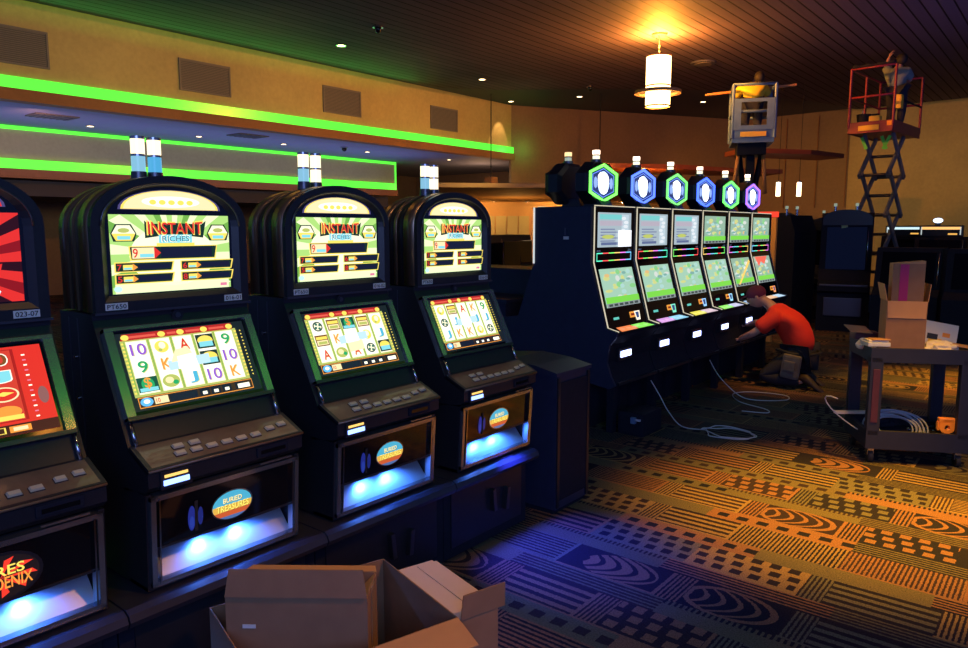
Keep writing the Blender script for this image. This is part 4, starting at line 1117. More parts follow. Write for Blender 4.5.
def boot(parent, heel, toe, up, mt=SHOE, s=1.0):
    d = Vector(toe)-Vector(heel); M = Matrix.Translation(heel) @ frame(d, up)
    mb = MB()
    sec = [(-.05, .032, .07), (.0, .038, .10), (.06, .042, .085), (.13, .046, .06), (.19, .044, .045), (.23, .028, .03)]
    vs = []
    for x, w, h in sec:
        for k in range(12):
            a = 2*PI*k/12; z = math.sin(a)*h/2+h/2-.03; vs.append((x*s, math.cos(a)*w*s, max(z, -.028)*s))
    fs = [(i*12+k, i*12+(k+1) % 12, (i+1)*12+(k+1) % 12, (i+1)*12+k) for i in range(5) for k in range(12)]+[tuple(range(12))[::-1], tuple(60+k for k in range(12))]
    mb.add(vs, fs, mt, smooth=True, M=M)
    mb.build('boot', parent)

def person(lab, J, shirt_m, trouser_m, hair_m, fwd, head_up, group=None, cap=False, loc=(0, 0, 0)):
    """J: dict of joints in world space (minus loc)"""
    t = thing('person', lab, 'person', loc)
    L = Vector(loc)
    g = {k: Vector(v)-L for k, v in J.items()}
    pel, ch, nk, hd = g['pelvis'], g['chest'], g['neck'], g['head']
    mid = (pel+ch)/2+Vector(J.get('bow', (0, 0, 0))); 
    # body
    pts = [pel, mid, ch, nk, hd]; ed = [(0, 1), (1, 2), (2, 3), (3, 4)]; rd = [.105, .105, .13, .055, .06]
    sh = [pel-(mid-pel)*.25, mid, ch, nk-(nk-ch)*.25]; shr = [.175, .17, .175, .075]; she = [(0, 1), (1, 2), (2, 3)]
    tr = [pel]; trr = [.155]; tre = []
    for sd in ('L', 'R'):
        s_, e_, w_ = g['sh'+sd], g['el'+sd], g['wr'+sd]; i = len(pts)
        pts += [s_, (s_+e_)/2, e_, (e_+w_)/2, w_]; rd += [.06, .048, .042, .038, .028]
        ed += [(2, i), (i, i+1), (i+1, i+2), (i+2, i+3), (i+3, i+4)]
        j = len(sh); sh += [s_, s_+(e_-s_)*.5, s_+(e_-s_)*.82]; shr += [.095, .09, .095]; she += [(2, j), (j, j+1), (j+1, j+2)]
        h_, k_, a_ = g['hip'+sd], g['kn'+sd], g['an'+sd]; i = len(pts)
        pts += [h_, (h_+k_)/2, k_, (k_*.6+a_*.4), a_]; rd += [.095, .08, .055, .045, .028]
        ed += [(0, i), (i, i+1), (i+1, i+2), (i+2, i+3), (i+3, i+4)]
        j = len(tr); tr += [h_, (h_+k_)/2, k_, k_*.55+a_*.45, a_*.93+k_*.07]; trr += [.115, .10, .08, .072, .06]; tre += [(0, j), (j, j+1), (j+1, j+2), (j+2, j+3), (j+3, j+4)]
    body = skin('tmp', pts, ed, rd, SKIN, t)
    hb = head_mesh(hd, fwd, head_up)
    hm = hb.build('tmp2', t); extra = [body, hm]
    for sd in ('L', 'R'):
        w_, e_ = g['wr'+sd], g['el'+sd]
        extra.append(hand_mesh(w_, w_-e_, g.get('up'+sd, (0, 0, 1)) if 'up'+sd in g else (0, 0, 1)).build('tmp3', t))
    joined(extra, 'body', t)
    for p in t.children[-1].data.polygons: p.use_smooth = True
    skin('shirt', sh, she, shr, shirt_m, t); skin('trousers', tr, tre, trr, trouser_m, t)
    M = Matrix.Translation(hd) @ frame(fwd, head_up)
    m = MB()
    if cap:
        m.ball((-.008, 0, .035), .106, CAPM, (1.0, .86, .85), 20, 12, M=M)
        m.ball((.10, 0, .045), .075, CAPM, (1.0, .9, .12), 16, 8, M=M); m.build('cap', t)
    else:
        m.ball((-.022, 0, .022), .108, hair_m, (.95, .86, 1.02), 20, 12, M=M); m.build('hair', t)
    return t, g

T, g = person('man in a red T-shirt and maroon cap kneeling at the slim machines', dict(
    pelvis=(-2.22, 8.06, .36), chest=(-2.46, 8.10, .70), neck=(-2.60, 8.12, .84), head=(-2.74, 8.10, .915), bow=(.05, 0, .05),
    shL=(-2.47, 7.91, .73), elL=(-2.66, 7.82, .55), wrL=(-2.84, 7.90, .46), shR=(-2.52, 8.30, .75), elR=(-2.72, 8.36, .62), wrR=(-2.90, 8.22, .58),
    hipL=(-2.24, 7.95, .32), knL=(-2.56, 7.84, .09), anL=(-2.14, 7.88, .08), hipR=(-2.24, 8.17, .32), knR=(-2.62, 8.28, .12), anR=(-2.22, 8.22, .08)),
    REDSH, JEAN, HAIR, (-.86, -.25, -.42), (-.35, 0, .9), cap=True, loc=(-2.3, 8.05, 0))
boot(T, Vector((.16, -.17, .10)), Vector((.30, -.17, .03)), (1, 0, 1)); boot(T, Vector((.08, .17, .10)), Vector((.22, .17, .03)), (1, 0, 1))
m = MB(); m.rbox((-.07, -.30, .12), (.11, -.22, .37), KHAKI, .03, M=Matrix.Rotation(.12, 4, 'Y')); m.rbox((-.04, -.33, .20), (.07, -.30, .31), KHAKI, .015, M=Matrix.Rotation(.12, 4, 'Y')); m.build('tool_pouch', T)
m = MB(); m.tube([(-.12, -.20, .40), (.05, -.24, .37), (.21, -.12, .36), (.26, .02, .37), (.21, .14, .37)], .016, RUBBER, seg=8); m.build('belt', T)

# blue mast lift, its worker and his plank
LX, LY = -4.98, 14.0
t = thing('mast_lift', 'blue-grey narrow lift basket raised high on a dark mast', 'lift', (LX, LY, 0), math.radians(24))
m = MB(); m.box((-.36, -.45, 3.2), (.36, .45, 3.28), BLUEM); m.box((-.36, -.46, 3.28), (.36, -.43, 3.50), BLUEM); m.build('platform', t)
m = MB()
for x in (-.36, .36):
    for y in (-.45, .45): m.cyl((x, y, 3.28), (x, y, 4.22), .03, BLUEM, seg=10)
for z in (3.75, 4.22):
    m.tube([(-.36, -.45, z), (.36, -.45, z), (.36, .45, z), (-.36, .45, z)], .028, BLUEM, seg=8, closed=True)
m.build('guard_rail', t)
m = MB(); m.ring([(-.34, 3.42), (.34, 3.42), (.34, 3.97), (-.34, 3.97)], [(-.22, 3.50), (.22, 3.50), (.22, 3.91), (-.22, 3.91)], -.48, -.45, BLUEM, 'y'); m.build('gate', t)
m = MB(); m.box((-.22, -.485, 3.30), (.22, -.47, 3.39), YELM); m.build('yellow_sticker', t)
m = MB(); m.box((-.25, -.3, 3.0), (.25, .35, 3.2), BLKM)
for s in (-1, 1): m.tube([(s*.2, 0, 3.05), (s*.12, .0, 2.5), (s*.12, 0, .4)], .05, BLKM, seg=8)
m.box((-.07, -.1, .3), (.07, .1, 3.05), BLKM); m.build('mast', t)
for s in (-1, 1):
    m = MB(); m.tube([(s*.22, -.12, 3.0), (s*.28, -.12, 2.3)], .035, WOODP, seg=8); m.build('strut', t)
m = MB(); m.rbox((-.4, -.6, .08), (.4, .6, .4), BLUEM, .03); m.build('chassis', t)
for x in (-.36, .36):
    for y in (-.45, .45):
        m = MB(); m.cyl((x-.03, y, .08), (x+.03, y, .08), .08, RUBBER, seg=14); m.build('wheel', t)
b = Vector((LX, LY, 0)); r = Vector((math.cos(.419), math.sin(.419), 0)); fw = Vector((-math.sin(.419), math.cos(.419), 0))
def at(u, v, z): q = b+r*u+fw*v; return (q.x, q.y, z)
T, g = person('worker in a bright yellow shirt leaning in the blue lift basket', dict(
    pelvis=at(.0, .0, 3.98), chest=at(.02, .12, 4.22), neck=at(.06, .20, 4.34), head=at(.12, .28, 4.44),
    shL=at(-.2, .1, 4.25), elL=at(-.32, .25, 4.10), wrL=at(-.26, .42, 4.20), shR=at(.2, .14, 4.25), elR=at(.30, .3, 4.12), wrR=at(.22, .44, 4.22),
    hipL=at(-.1, 0, 3.94), knL=at(-.11, .12, 3.62), anL=at(-.12, .0, 3.36), hipR=at(.1, 0, 3.94), knR=at(.11, .12, 3.62), anR=at(.12, 0, 3.36)),
    YSH, JEAN, HAIR, (-.5, .8, -.1), (0, 0, 1), loc=(LX, LY, 3.28))
for s in (-.12, .12):
    p = Vector(at(s, -.02, 3.32))-Vector((LX, LY, 3.28)); q = Vector(at(s, .2, 3.32))-Vector((LX, LY, 3.28)); boot(T, p, q, (0, 0, 1), s=.9)
m = MB(); M = Matrix.Translation(at(.05, .47, 4.28)) @ Matrix.Rotation(math.radians(39.5), 4, 'Z') @ Matrix.Rotation(-.11, 4, 'Y')
m.rbox((-.92, -.05, -.02), (.80, .05, .02), WOODP, .004, M=M); tag(m.build('wood_plank'), 'long orange-lit wooden plank held across the blue lift basket', 'plank')

# red scissor lift
SX, SY = -3.14, 16.0
t = thing('scissor_lift', 'red scissor lift raised high on dark crossed arms beside the cart', 'lift', (SX, SY, 0), math.radians(-5))
m = MB(); m.box((-.375, -.85, 3.42), (.375, .85, 3.50), REDM); m.box((-.375, -.87, 3.40), (.375, -.85, 3.60), REDM); m.box((.375, -.85, 3.40), (.39, .85, 3.6), REDM); m.box((-.39, -.85, 3.40), (-.375, .85, 3.6), REDM); m.build('platform', t)
m = MB()
for x, y in ((-.375, -.86), (.375, -.86), (-.375, 0), (-.375, .85), (.375, .85)): m.cyl((x, y, 3.5), (x, y, 4.56), .024, REDM, seg=8)
for z in (4.05, 4.56): m.tube([(.375, -.86, z), (-.375, -.86, z), (-.375, .85, z), (.375, .85, z)], .02, REDM, seg=8)
m.tube([(.375, .85, 4.0), (.375, -.2, 4.0)], .016, BLKM, seg=6); m.build('guard_rail', t)
m = MB(); m.tube([(-.36+.065*k, -.86, 4.60+.010*math.sin(k*2)) for k in range(12)], [.03+.012*math.sin(k*1.9) for k in range(12)], BLKM, seg=8); m.build('rail_padding', t)
for x0, x1, z0, z1, mt in ((-.2, .15, 3.44, 3.53, YELM), (.28, .36, 3.50, 3.58, ORANGE)):
    m = MB(); m.box((x0, -.882, z0), (x1, -.87, z1), mt); m.build('sticker', t)
m = MB(); m.rbox((.24, -.4, 3.85), (.36, -.25, 4.1), YELM, .02); m.build('control_box', t)
def arm(p, q, mt=GREYM):
    m = MB(); p = Vector(p); q = Vector(q); d = q-p; L = d.length
    M = Matrix.Translation(p) @ frame(d, (1, 0, 0))
    m.rbox((-.04, -.05, -.022), (L+.04, .05, .022), mt, .01, M=M); m.build('scissor_arm', t)
levels = [3.40, 2.66, 1.92, 1.18, .45]
for k in range(4):
    z1, z0 = levels[k], levels[k+1]
    for x in (-.27, .22):
        arm((x, -.42, z0), (x, .42, z1)); arm((x+.05, .42, z0), (x+.05, -.42, z1))
    m = MB(); zc = (z0+z1)/2; m.cyl((-.3, 0, zc), (.3, 0, zc), .03, DKST, seg=10); m.build('pivot_rod', t)
    if k < 3:
        for y in (-.42, .42): m = MB(); m.cyl((-.3, y, z0), (.3, y, z0), .03, DKST, seg=10); m.build('pivot_rod', t)
for z0, z1, x in ((3.36, 3.12, -.245), (3.36, 3.10, .10), (3.36, 3.10, .245)):
    m = MB(); M = Matrix.Translation((x, -.50, z0)) @ frame((-.12 if x > .2 else .10, .0, z1-z0), (0, -1, 0)); m.box((0, -.028, -.004), (z0-z1, .028, .006), HIVIS, M=M); m.build('green_sticker', t)
m = MB(); m.rbox((-.42, -.85, .10), (.42, .85, .45), GREYM, .03); m.build('chassis', t)
for x in (-.40, .40):
    for y in (-.55, .55):
        m = MB(); m.cyl((x-.06, y, .13), (x+.06, y, .13), .13, RUBBER, seg=16); m.build('wheel', t)
b = Vector((SX, SY, 0)); r = Vector((math.cos(-.087), math.sin(-.087), 0)); fw = Vector((-math.sin(-.087), math.cos(-.087), 0))
T, g = person('worker in a grey-green shirt reaching up to the ceiling from the red lift', dict(
    pelvis=at(.17, -.05, 4.28), chest=at(.16, -.02, 4.54), neck=at(.17, .0, 4.66), head=at(.19, .02, 4.785),
    shL=at(.0, .0, 4.58), elL=at(-.07, .05, 4.72), wrL=at(-.03, .07, 4.87), shR=at(.32, .0, 4.56), elR=at(.34, .15, 4.42), wrR=at(.2, .25, 4.42),
    hipL=at(.09, -.05, 4.22), knL=at(.08, .05, 3.88), anL=at(.07, -.03, 3.60), hipR=at(.26, -.05, 4.22), knR=at(.26, .05, 3.88), anR=at(.26, -.03, 3.60)),
    GSH, JEAN, HAIR, (-.6, .6, .4), (0, 0, 1), loc=(SX, SY, 3.52))
for s in (.07, .26):
    p = Vector(at(s, -.05, 3.56))-Vector((SX, SY, 3.52)); q = Vector(at(s, .2, 3.56))-Vector((SX, SY, 3.52)); boot(T, p, q, (0, 0, 1), s=.9)
for u, v, z, nm, mt, sz, lab in ((-.2, -.1, 3.62, 'tool_bucket', BLKM, .12, 'black tool bucket standing in the red lift platform'),):
    m = MB(); m.cyl((0, 0, 0), (0, 0, .26), .10, mt, r1=.13, seg=18); m.tube([(0, -.13, .26), (0, -.09, .38), (0, .09, .38), (0, .13, .26)], .008, STEEL, seg=6)
    q = at(u, -.6, 3.505); tag(m.build(nm, loc=q), lab, 'bucket')
q = at(.0, -.6, 3.505); m = MB(); m.rbox((-.10, -.06, 0), (.10, .06, .22), YELM, .02); m.rbox((-.06, -.02, .22), (.06, .02, .26), BLKM, .01); tag(m.build('tool_case', loc=q), 'yellow tool case standing on the red lift platform', 'tool case')

# ------------------------------------------------------------------ service cart with its load
CT = mat('cart_plastic', (.010, .014, .036), .55, noise=.3, nscale=12)
cart = thing('service_cart', 'black plastic two-shelf service cart loaded with boxes and cable', 'cart', (-1.09, 5.62, 0), math.radians(27.5))
CW, CD = .66, .54      # local x = width to the right, y = depth away
def tray(z0, z1, nm):
    m = MB(); m.box((.02, .02, z0), (CW-.02, CD-.02, z0+.03), CT)
    o = [(0, 0), (CW, 0), (CW, CD), (0, CD)]; i_ = [(.025, .025), (CW-.025, .025), (CW-.025, CD-.025), (.025, CD-.025)]
    m.ring(o, i_, z0-.02, z1, CT, 'z'); m.build(nm, cart)
tray(.75, .83, 'top_shelf'); tray(.13, .24, 'bottom_shelf')
for x in (.0, CW-.085):
    for y in (.0, CD-.06):
        m = MB(); m.rbox((x, y, .2), (x+.085, y+.06, .77), CT, .01)
        if x == 0 and y == 0: m.rbox((x+.02, y-.004, .30), (x+.065, y+.01, .68), mat('worn_red_paint', (.06, .012, .03), .6, noise=.5, nscale=9), .003)
        m.build('post', cart)
for x in (.05, CW-.05):
    for y in (.06, CD-.06):
        m = MB(); m.cyl((x-.014, y, .045), (x+.014, y, .045), .045, RUBBER, seg=16); m.box((x-.02, y-.02, .05), (x+.02, y+.02, .12), STEEL); m.build('caster', cart)
cM = Matrix.Translation((-1.09, 5.62, 0)) @ Matrix.Rotation(math.radians(27.5), 4, 'Z')
def on_cart(mb, nm, lab, cat, u, v, z, rz=0, rx=0, ry=0, group=None):
    o = mb.build(nm); p = cM @ Vector((u, v, z)); o.location = p; o.rotation_euler = (rx, ry, math.radians(27.5)+rz); return tag(o, lab, cat, group)
def carton_parts(w, d, h, mt, mti, th=.004):
    m = MB(); m.box((0, 0, 0), (w, d, th), mt); m.box((0, 0, 0), (w, th, h), mt); m.box((0, d-th, 0), (w, d, h), mt); m.box((0, th, 0), (th, d-th, h), mt); m.box((w-th, th, 0), (w, d-th, h), mt)
    return m
def flap(parent, hinge, along, out, L, ang, mt, name='flap', th=.004):
    """flap hinged at point hinge along vector along (length), folding out; ang 0 = flat outward, 90 = upright"""
    a = Vector(along); o = Vector(out).normalized(); up = Vector((0, 0, 1)); r_ = math.radians(ang)
    d = (o*math.cos(r_)+up*math.sin(r_))*L; n = a.cross(d).normalized()*th
    h = Vector(hinge); vs = [h, h+a, h+a*.97+d, h+a*.03+d]; vs += [v+n for v in vs]
    m = MB(); m.add(vs, [(0,1,2,3),(7,6,5,4),(0,4,5,1),(1,5,6,2),(2,6,7,3),(3,7,4,0)], mt); return m.build(name, parent)
c = cM @ Vector((.11, .10, .782))
t = thing('open_carton', 'small open cardboard carton on the cart with upright flaps', 'carton', tuple(c), math.radians(22))
m = carton_parts(.25, .22, .37, CARD, CARDL); m.build('carton_body', t)
flap(t, (0, -.002, .37), (.25, 0, 0), (0, -1, 0), .12, -88, CARDL); flap(t, (0, .22, .37), (0, -.22, 0), (-1, 0, 0), .12, 78, CARDL); flap(t, (.25, 0, .37), (0, .22, 0), (1, 0, 0), .12, 84, CARDL)
c = cM @ Vector((.145, .145, .79))
t = thing('tall_box', 'tall cardboard box with a magenta stripe standing inside the small carton', 'box', tuple(c), math.radians(20))
m = MB(); m.box((0, 0, 0), (.20, .13, .62), CARD); m.prism([(0, .62), (.20, .62), (.20, .64)], 0, .13, CARDL, 'y'); m.build('box_body', t)
m = MB(); m.box((.045, -.003, 0), (.10, 0, .615), MAG); m.build('stripe', t)
m = MB(); m.rbox((0, 0, 0), (.22, .012, .22), PAPER, .003); m.box((.03, -.002, .05), (.12, 0, .10), YELM); m.box((.02, -.0025, .09), (.09, 0, .13), INK); m.box((.12, -.002, .12), (.17, 0, .15), ORANGE)
on_cart(m, 'manual', 'white printed manual leaning beside the small carton on the cart', 'book', .42, .30, .785, 0, -.25, .18)
m = MB(); m.rbox((0, 0, 0), (.22, .010, .20), WHITEP, .003)
on_cart(m, 'manual', 'white manual standing just behind the printed one on the cart', 'book', .435, .335, .785, 0, -.25, .18)
m = MB(); m.box((0, 0, 0), (.17, .11, .006), CARDL); on_cart(m, 'card_sheet', 'orange-lit cardboard sheet on the left edge of the cart top', 'card', -.06, .30, .90, .3, .35, .1)
m = MB(); m.rbox((0, 0, 0), (.18, .16, .10), mat('dark_red_bag', (.10, .02, .03), .6, noise=.3), .03); on_cart(m, 'tool_bag', 'dark maroon bundle under the cardboard sheet on the cart', 'bag', -.0, .42, .785, 0)
m = MB(); m.rbox((0, 0, 0), (.15, .14, .03), WHITEP, .006); m.rbox((.01, .01, .03), (.14, .12, .045), PAPER, .005); m.rbox((.03, .0, .045), (.15, .1, .052), CARDL, .002)
on_cart(m, 'paper_stack', 'small stack of papers at the front left corner of the cart', 'papers', .03-.04, .05, .83, .1)
def crumple(r, mt, sc, seed):
    bm = bmesh.new(); bmesh.ops.create_icosphere(bm, subdivisions=3, radius=r); rr = random.Random(seed)
    from mathutils import noise as nz
    for v in bm.verts:
        k = nz.noise(v.co*28+Vector((seed, 0, 0))); v.co *= 1+.45*k; v.co = Vector((v.co.x*sc[0], v.co.y*sc[1], max(v.co.z*sc[2]+r*sc[2]*.7, 0)))
    m = MB(); m.add([v.co.copy() for v in bm.verts], [[q.index for q in f.verts] for f in bm.faces], mt); bm.free(); return m
on_cart(crumple(.06, WHITEP, (1, 1, .8), 2), 'crumpled_bag', 'crumpled clear plastic bag left of the small carton on the cart', 'plastic bag', .03, .24, .785)
on_cart(crumple(.075, PAPER, (1.4, .9, .7), 5), 'crumpled_paper', 'crumpled pale paper right of the small carton on the cart', 'paper', .48, .12, .785)
m = MB(); m.box((0, 0, 0), (.22, .13, .008), CARDL); m.box((.10, -.04, 0), (.18, 0, .008), CARDL); on_cart(m, 'card_sheet', 'torn orange-lit cardboard piece at the front right of the cart top', 'card', .52, .08, .85, -.2, 0, .12)
for k, (u, v) in enumerate(((.50, .37), (.53, .47))):
    m = MB(); m.tube([(-.16, 0, .035), (.16, 0, .035)], .034, mat('dark_bundle', (.06, .02, .03), .6, noise=.3), seg=12); m.tube([(-.10, 0, .035), (-.07, 0, .035)], .036, ORANGE if k == 1 else BLKM, seg=12)
    on_cart(m, 'cable_bundle', ['dark cable bundle right of the manuals, front one on the cart', 'dark cable bundle with an orange tie on the cart top', 'dark cable bundle at the back right of the cart top'][k], 'cable bundle', u, v, .785, .2*k)
# coil of grey cable on the lower shelf
m = MB()
for k in range(9):
    rr_ = .105+.009*k; n = 36
    pts = [Vector((rr_*1.15*math.cos(2*PI*q/n)+.012*math.sin(k*2.1), rr_*math.sin(2*PI*q/n)+.012*math.cos(k*1.3), .012+.011*(k % 4)+.006*math.sin(3*2*PI*q/n+k))) for q in range(n)]
    m.tube(pts, .006, mat('grey_cable', (.38, .42, .5), .45) if k == 0 else bpy.data.materials['grey_cable'], seg=6, closed=True)
on_cart(m, 'cable_coil', 'coil of pale grey cable lying on the lower shelf of the cart', 'cable coil', .26, .24, .20, 0, .55, 0)
m = MB(); pts = [(-.02+.16*math.cos(a_*.35+2.2)-.02, .0+.10*math.sin(a_*.35), .20+.13*math.sin(a_*.35+1.2)) for a_ in range(15)]
m.tube(pts, .005, CABLE, seg=6); on_cart(m, 'loose_cable', 'pale cable loop sticking out of the left side of the cart', 'cable', -.02, .18, .10)
m = MB(); m.ring([(.05*math.cos(k*PI/10)*1.05, .05*math.sin(k*PI/10)) for k in range(20)], [(.018*math.cos(k*PI/10), .018*math.sin(k*PI/10)-.008) for k in range(20)], -.02, .02, ORANGE, 'y'); m.rbox((-.055, -.02, .02), (.055, .02, .06), ORANGE, .01); m.rbox((-.062, -.015, -.03), (-.045, .015, .03), ORANGE, .005)
on_cart(m, 'tape_measure', 'bright orange tool with a round hole on the lower shelf of the cart', 'tool', .53, .06, .285)
for k in range(7):
    m = MB(); L_ = .16+.03*(k % 3); m.tube([(-L_/2, 0, .012), (L_/2, 0, .012+.01*(k % 2))], .009, [BLKM, DKST, BLUEM][k % 3], seg=8); m.tube([(L_/2, 0, .012+.01*(k % 2)), (L_/2+.05, 0, .014)], .005, STEEL, seg=6)
    on_cart(m, 'hand_tool', 'dark hand tool lying among others on the lower shelf of the cart', 'tool', .44+.02*k, .16+.05*k, .162, .5+.7*k, group='hand tools on the lower shelf')
on_cart(crumple(.06, BLKM, (1.6, .9, .8), 9), 'black_bag', 'crumpled black bag at the back of the lower cart shelf', 'bag', .24, .46, .162)
m = MB(); m.box((-.18, -.02, 0), (.10, .02, .02), PAPER); on_cart(m, 'wood_strip', 'pale wooden strip sticking out left of the lower cart shelf', 'strip', .06, .42, .262, .2)

# ------------------------------------------------------------------ cardboard cartons in the foreground
u = Vector((-.96, .28, 0)); v = Vector((-.28, -.96, 0)).normalized()
v = Vector((-.276, -.961, 0)).normalized(); u = Vector((-.961, .276, 0)).normalized()
ang = math.atan2(-u.y, -u.x)
Q0 = Vector((-1.42, 1.62, 0))
# local frame: x = -u (towards the camera's right), y = -v (away)
t = thing('large_carton', 'large open cardboard carton on the carpet with an orange-lit front flap', 'carton', tuple(Q0+v*.62+u*.505), math.atan2(-u.y, -u.x))
m = carton_parts(.505, .62, .45, CARD, CARDL); m.build('carton_body', t)
flap(t, (.505, 0, .45), (0, .62, 0), (1, 0, 0), .14, -6, CARDL)
t = thing('narrow_carton', 'pinkish narrow carton behind the large one with an upright brown flap', 'carton', tuple(Q0+u*.41-v*.006), math.atan2(-u.y, -u.x))
m = MB(); m.box((0, 0, 0), (.41, .145, .44), CARDW); m.box((.41, 0, 0), (.413, .145, .44), CARD); m.build('carton_body', t)
m = MB(); m.box((.02, .0, .44), (.41, .066, .444), CARDW); m.build('flap', t)
m = MB(); m.box((.02, .070, .44), (.41, .15, .444), CARDW); m.build('flap', t)
flap(t, (.413, 0, .44), (0, .17, 0), (1, 0, 0), .085, 84, CARD)
# inner carton standing in the large one
P0 = Vector((-1.924, 1.13, .012)); dA = Vector((.345, .27, 0)).normalized()
t = thing('standing_carton', 'open brown cardboard carton standing inside the large carton', 'carton', tuple(P0), math.atan2(dA.y, dA.x))
m = carton_parts(.43, .17, .54, CARD, CARDL); m.build('carton_body', t)
flap(t, (.0, -.001, .54), (.43, 0, 0), (0, -1, 0), .085, 96, CARD); flap(t, (.43, .172, .54), (-.43, 0, 0), (0, 1, 0), .05, -5, CARDL)
m = MB(); m.add([(.43, 0, .54), (.43, .17, .54), (.39, .15, .50), (.39, .03, .50)], [(0, 1, 2, 3)], CARDL); m.add([(.427, 0, .54), (.427, .17, .54), (.387, .15, .50), (.387, .03, .50)], [(3, 2, 1, 0)], CARDL); m.build('flap', t)
m = MB(); m.box((.05, -.002, .44), (.09, -.0005, .452), WHITEP); m.build('printed_mark', t)
m = MB(); m.box((.431, .06, .05), (.433, .11, .54), TAPE); m.build('tape', t)

# ------------------------------------------------------------------ dark machines in the far right
def far_cab(lab, x, y, rz, w=.36, h=1.93, group='bulky unlit machines'):
    t = thing('dark_slot_machine', lab, 'slot machine', (x, y, 0), rz, group)
    pr = [(-.45, 0), (.28, 0), (.30, .62), (.42, .66), (.42, .74), (.22, .82), (.12, 1.0), (.10, h-.10), (-.0, h-.02), (-.35, h-.02), (-.45, h-.3)]
    m = MB(); m.prism(pr, -w, w, BLKM, 'y'); m.build('cabinet', t)
    m = MB(); m.prism(arch(w-.02, h-.22, h-.12, h+.03), -.1, .16, BLK, 'x', smooth=True); m.build('arched_top', t)
    m = MB(); m.quad([(.130, -w+.09, 1.0), (.130, w-.09, 1.0), (.108, w-.09, h-.25), (.108, -w+.09, h-.25)], GLS); m.build('screen', t)
    m = MB(); m.tube([(.135, w-.07, .98), (.112, w-.07, h-.22)], .008, CHR, seg=6); m.build('chrome_strip', t)
    m = MB(); m.rbox((.30, -w+.1, .25), (.32, w-.1, .55), DKST, .01); m.build('belly_door', t)
    m = MB(); m.rbox((.25, -w+.03, .74), (.43, w-.03, .77), DKST, .01); m.build('button_deck', t)
    for yy in (-.2, .12):
        m = MB(); m.cyl((-.15, yy, h-.02), (-.15, yy, h+.09), .022, STEEL, seg=10); m.cyl((-.15, yy, h+.09), (-.15, yy, h+.14), .026, em((.5, .6, .45), .5), seg=10); m.build('signal_lamp', t)
    return t
T1 = far_cab('bulky unlit machine facing the camera behind the cart, small pale note on its glass', -3.02, 13.1, -PI/2+.2, w=.38)
m = MB(); A = Art(m, (.135, -.22, 1.2), (0, 1, 0), (-.03, 0, 1)); A.poly([(.14, .46), (.23, .48), (.22, .56), (.13, .54)], mat('pale_green_note', (.45, .6, .25), .6), 2); m.build('paper_note', T1)
far_cab('bulky unlit machine in side view right behind the kneeling man', -4.12, 13.3, PI-.25, w=.34, h=1.9)
far_cab('bulky unlit machine in the shade between two others at far right', -3.60, 14.6, -PI/2+.1, w=.38, h=1.85)
def low_far(lab, x, y, top=None, h=1.42, scr=True):
    t = thing('low_slot_machine', lab, 'slot machine', (x, y, 0), -PI/2, 'low dark machines at the right')
    m = MB(); m.prism([(-.35, 0), (.3, 0), (.32, .7), (.18, .8), (.06, h), (-.35, h)], -.42, .42, BLKM, 'y'); m.build('cabinet', t)
    if scr:
        m = MB(); p = lambda u, v: (.185-.115*v+.004, u, .84+(h-.9)*v)
        m.quad([p(-.34, 0), p(.34, 0), p(.34, 1), p(-.34, 1)], GLS); m.build('screen', t)
        m = MB(); m.tube([p(.38, 0), p(.38, 1)], .010, STEEL, seg=6); m.build('chrome_strip', t)
    if top:
        m = MB(); m.rbox((-.1, -.36, h), (.05, .36, h+.22), BLK, .02); m.build('sign_housing', t)
        m = MB(); A = Art(m, (.052, -.33, h+.04), (0, 1, 0), (0, 0, 1)); A.rect(0, .10, .66, .15, em(top, 1.3), 1); A.rect(.0, 0, .02, .15, em((.6, .7, .7), .8), 1); A.rect(.64, 0, .66, .15, em((.6, .7, .7), .8), 1); A.rect(.45, .0, .6, .03, em((1, .5, .1), 1), 1); m.build('sign_strip', t)
    return t
low_far('low dark machine with white framed sign, left of the lit signs at right', -3.0, 17.9, (.55, .75, .8), 1.5)
low_far('low dark machine with an orange sign strip at far right', -2.15, 16.5, (1, .5, .15), 1.5)
low_far('low dark machine with a green sign strip at far right', -1.2, 16.2, (.2, .9, .3), 1.5)
low_far('low dark machine with dim sign, cut off by the right edge', -.3, 16.0, (.4, .45, .5), 1.5)
low_far('low dark machine with an amber patch on its screen behind the tall box', -1.95, 12.2, None, 1.38)
low_far('low dark machine beside the right edge behind the manuals', -1.02, 11.9, None, 1.38)
m = MB(); A = Art(m, (-.02, 0, 0), (1, 0, 0), (0, 0, 1)); 
# bright white round lamps on the far row
for x, y, lab in ((-2.2, 16.4, 'white globe lamp above the orange sign at far right'), (-1.25, 16.1, 'white globe lamp above the green sign at far right')):
    t = thing('globe_lamp', lab, 'lamp', (x, y, 1.72), 0, 'globe lamps on the far row')
    a = MB(); a.cyl((0, 0, 0), (0, 0, .04), .05, DKST, seg=12); a.build('base', t)
    a = MB(); a.ball((0, 0, .09), .06, em((.6, .75, 1), 2.5), (1.4, 1, .8), 12, 8); a.build('globe', t)
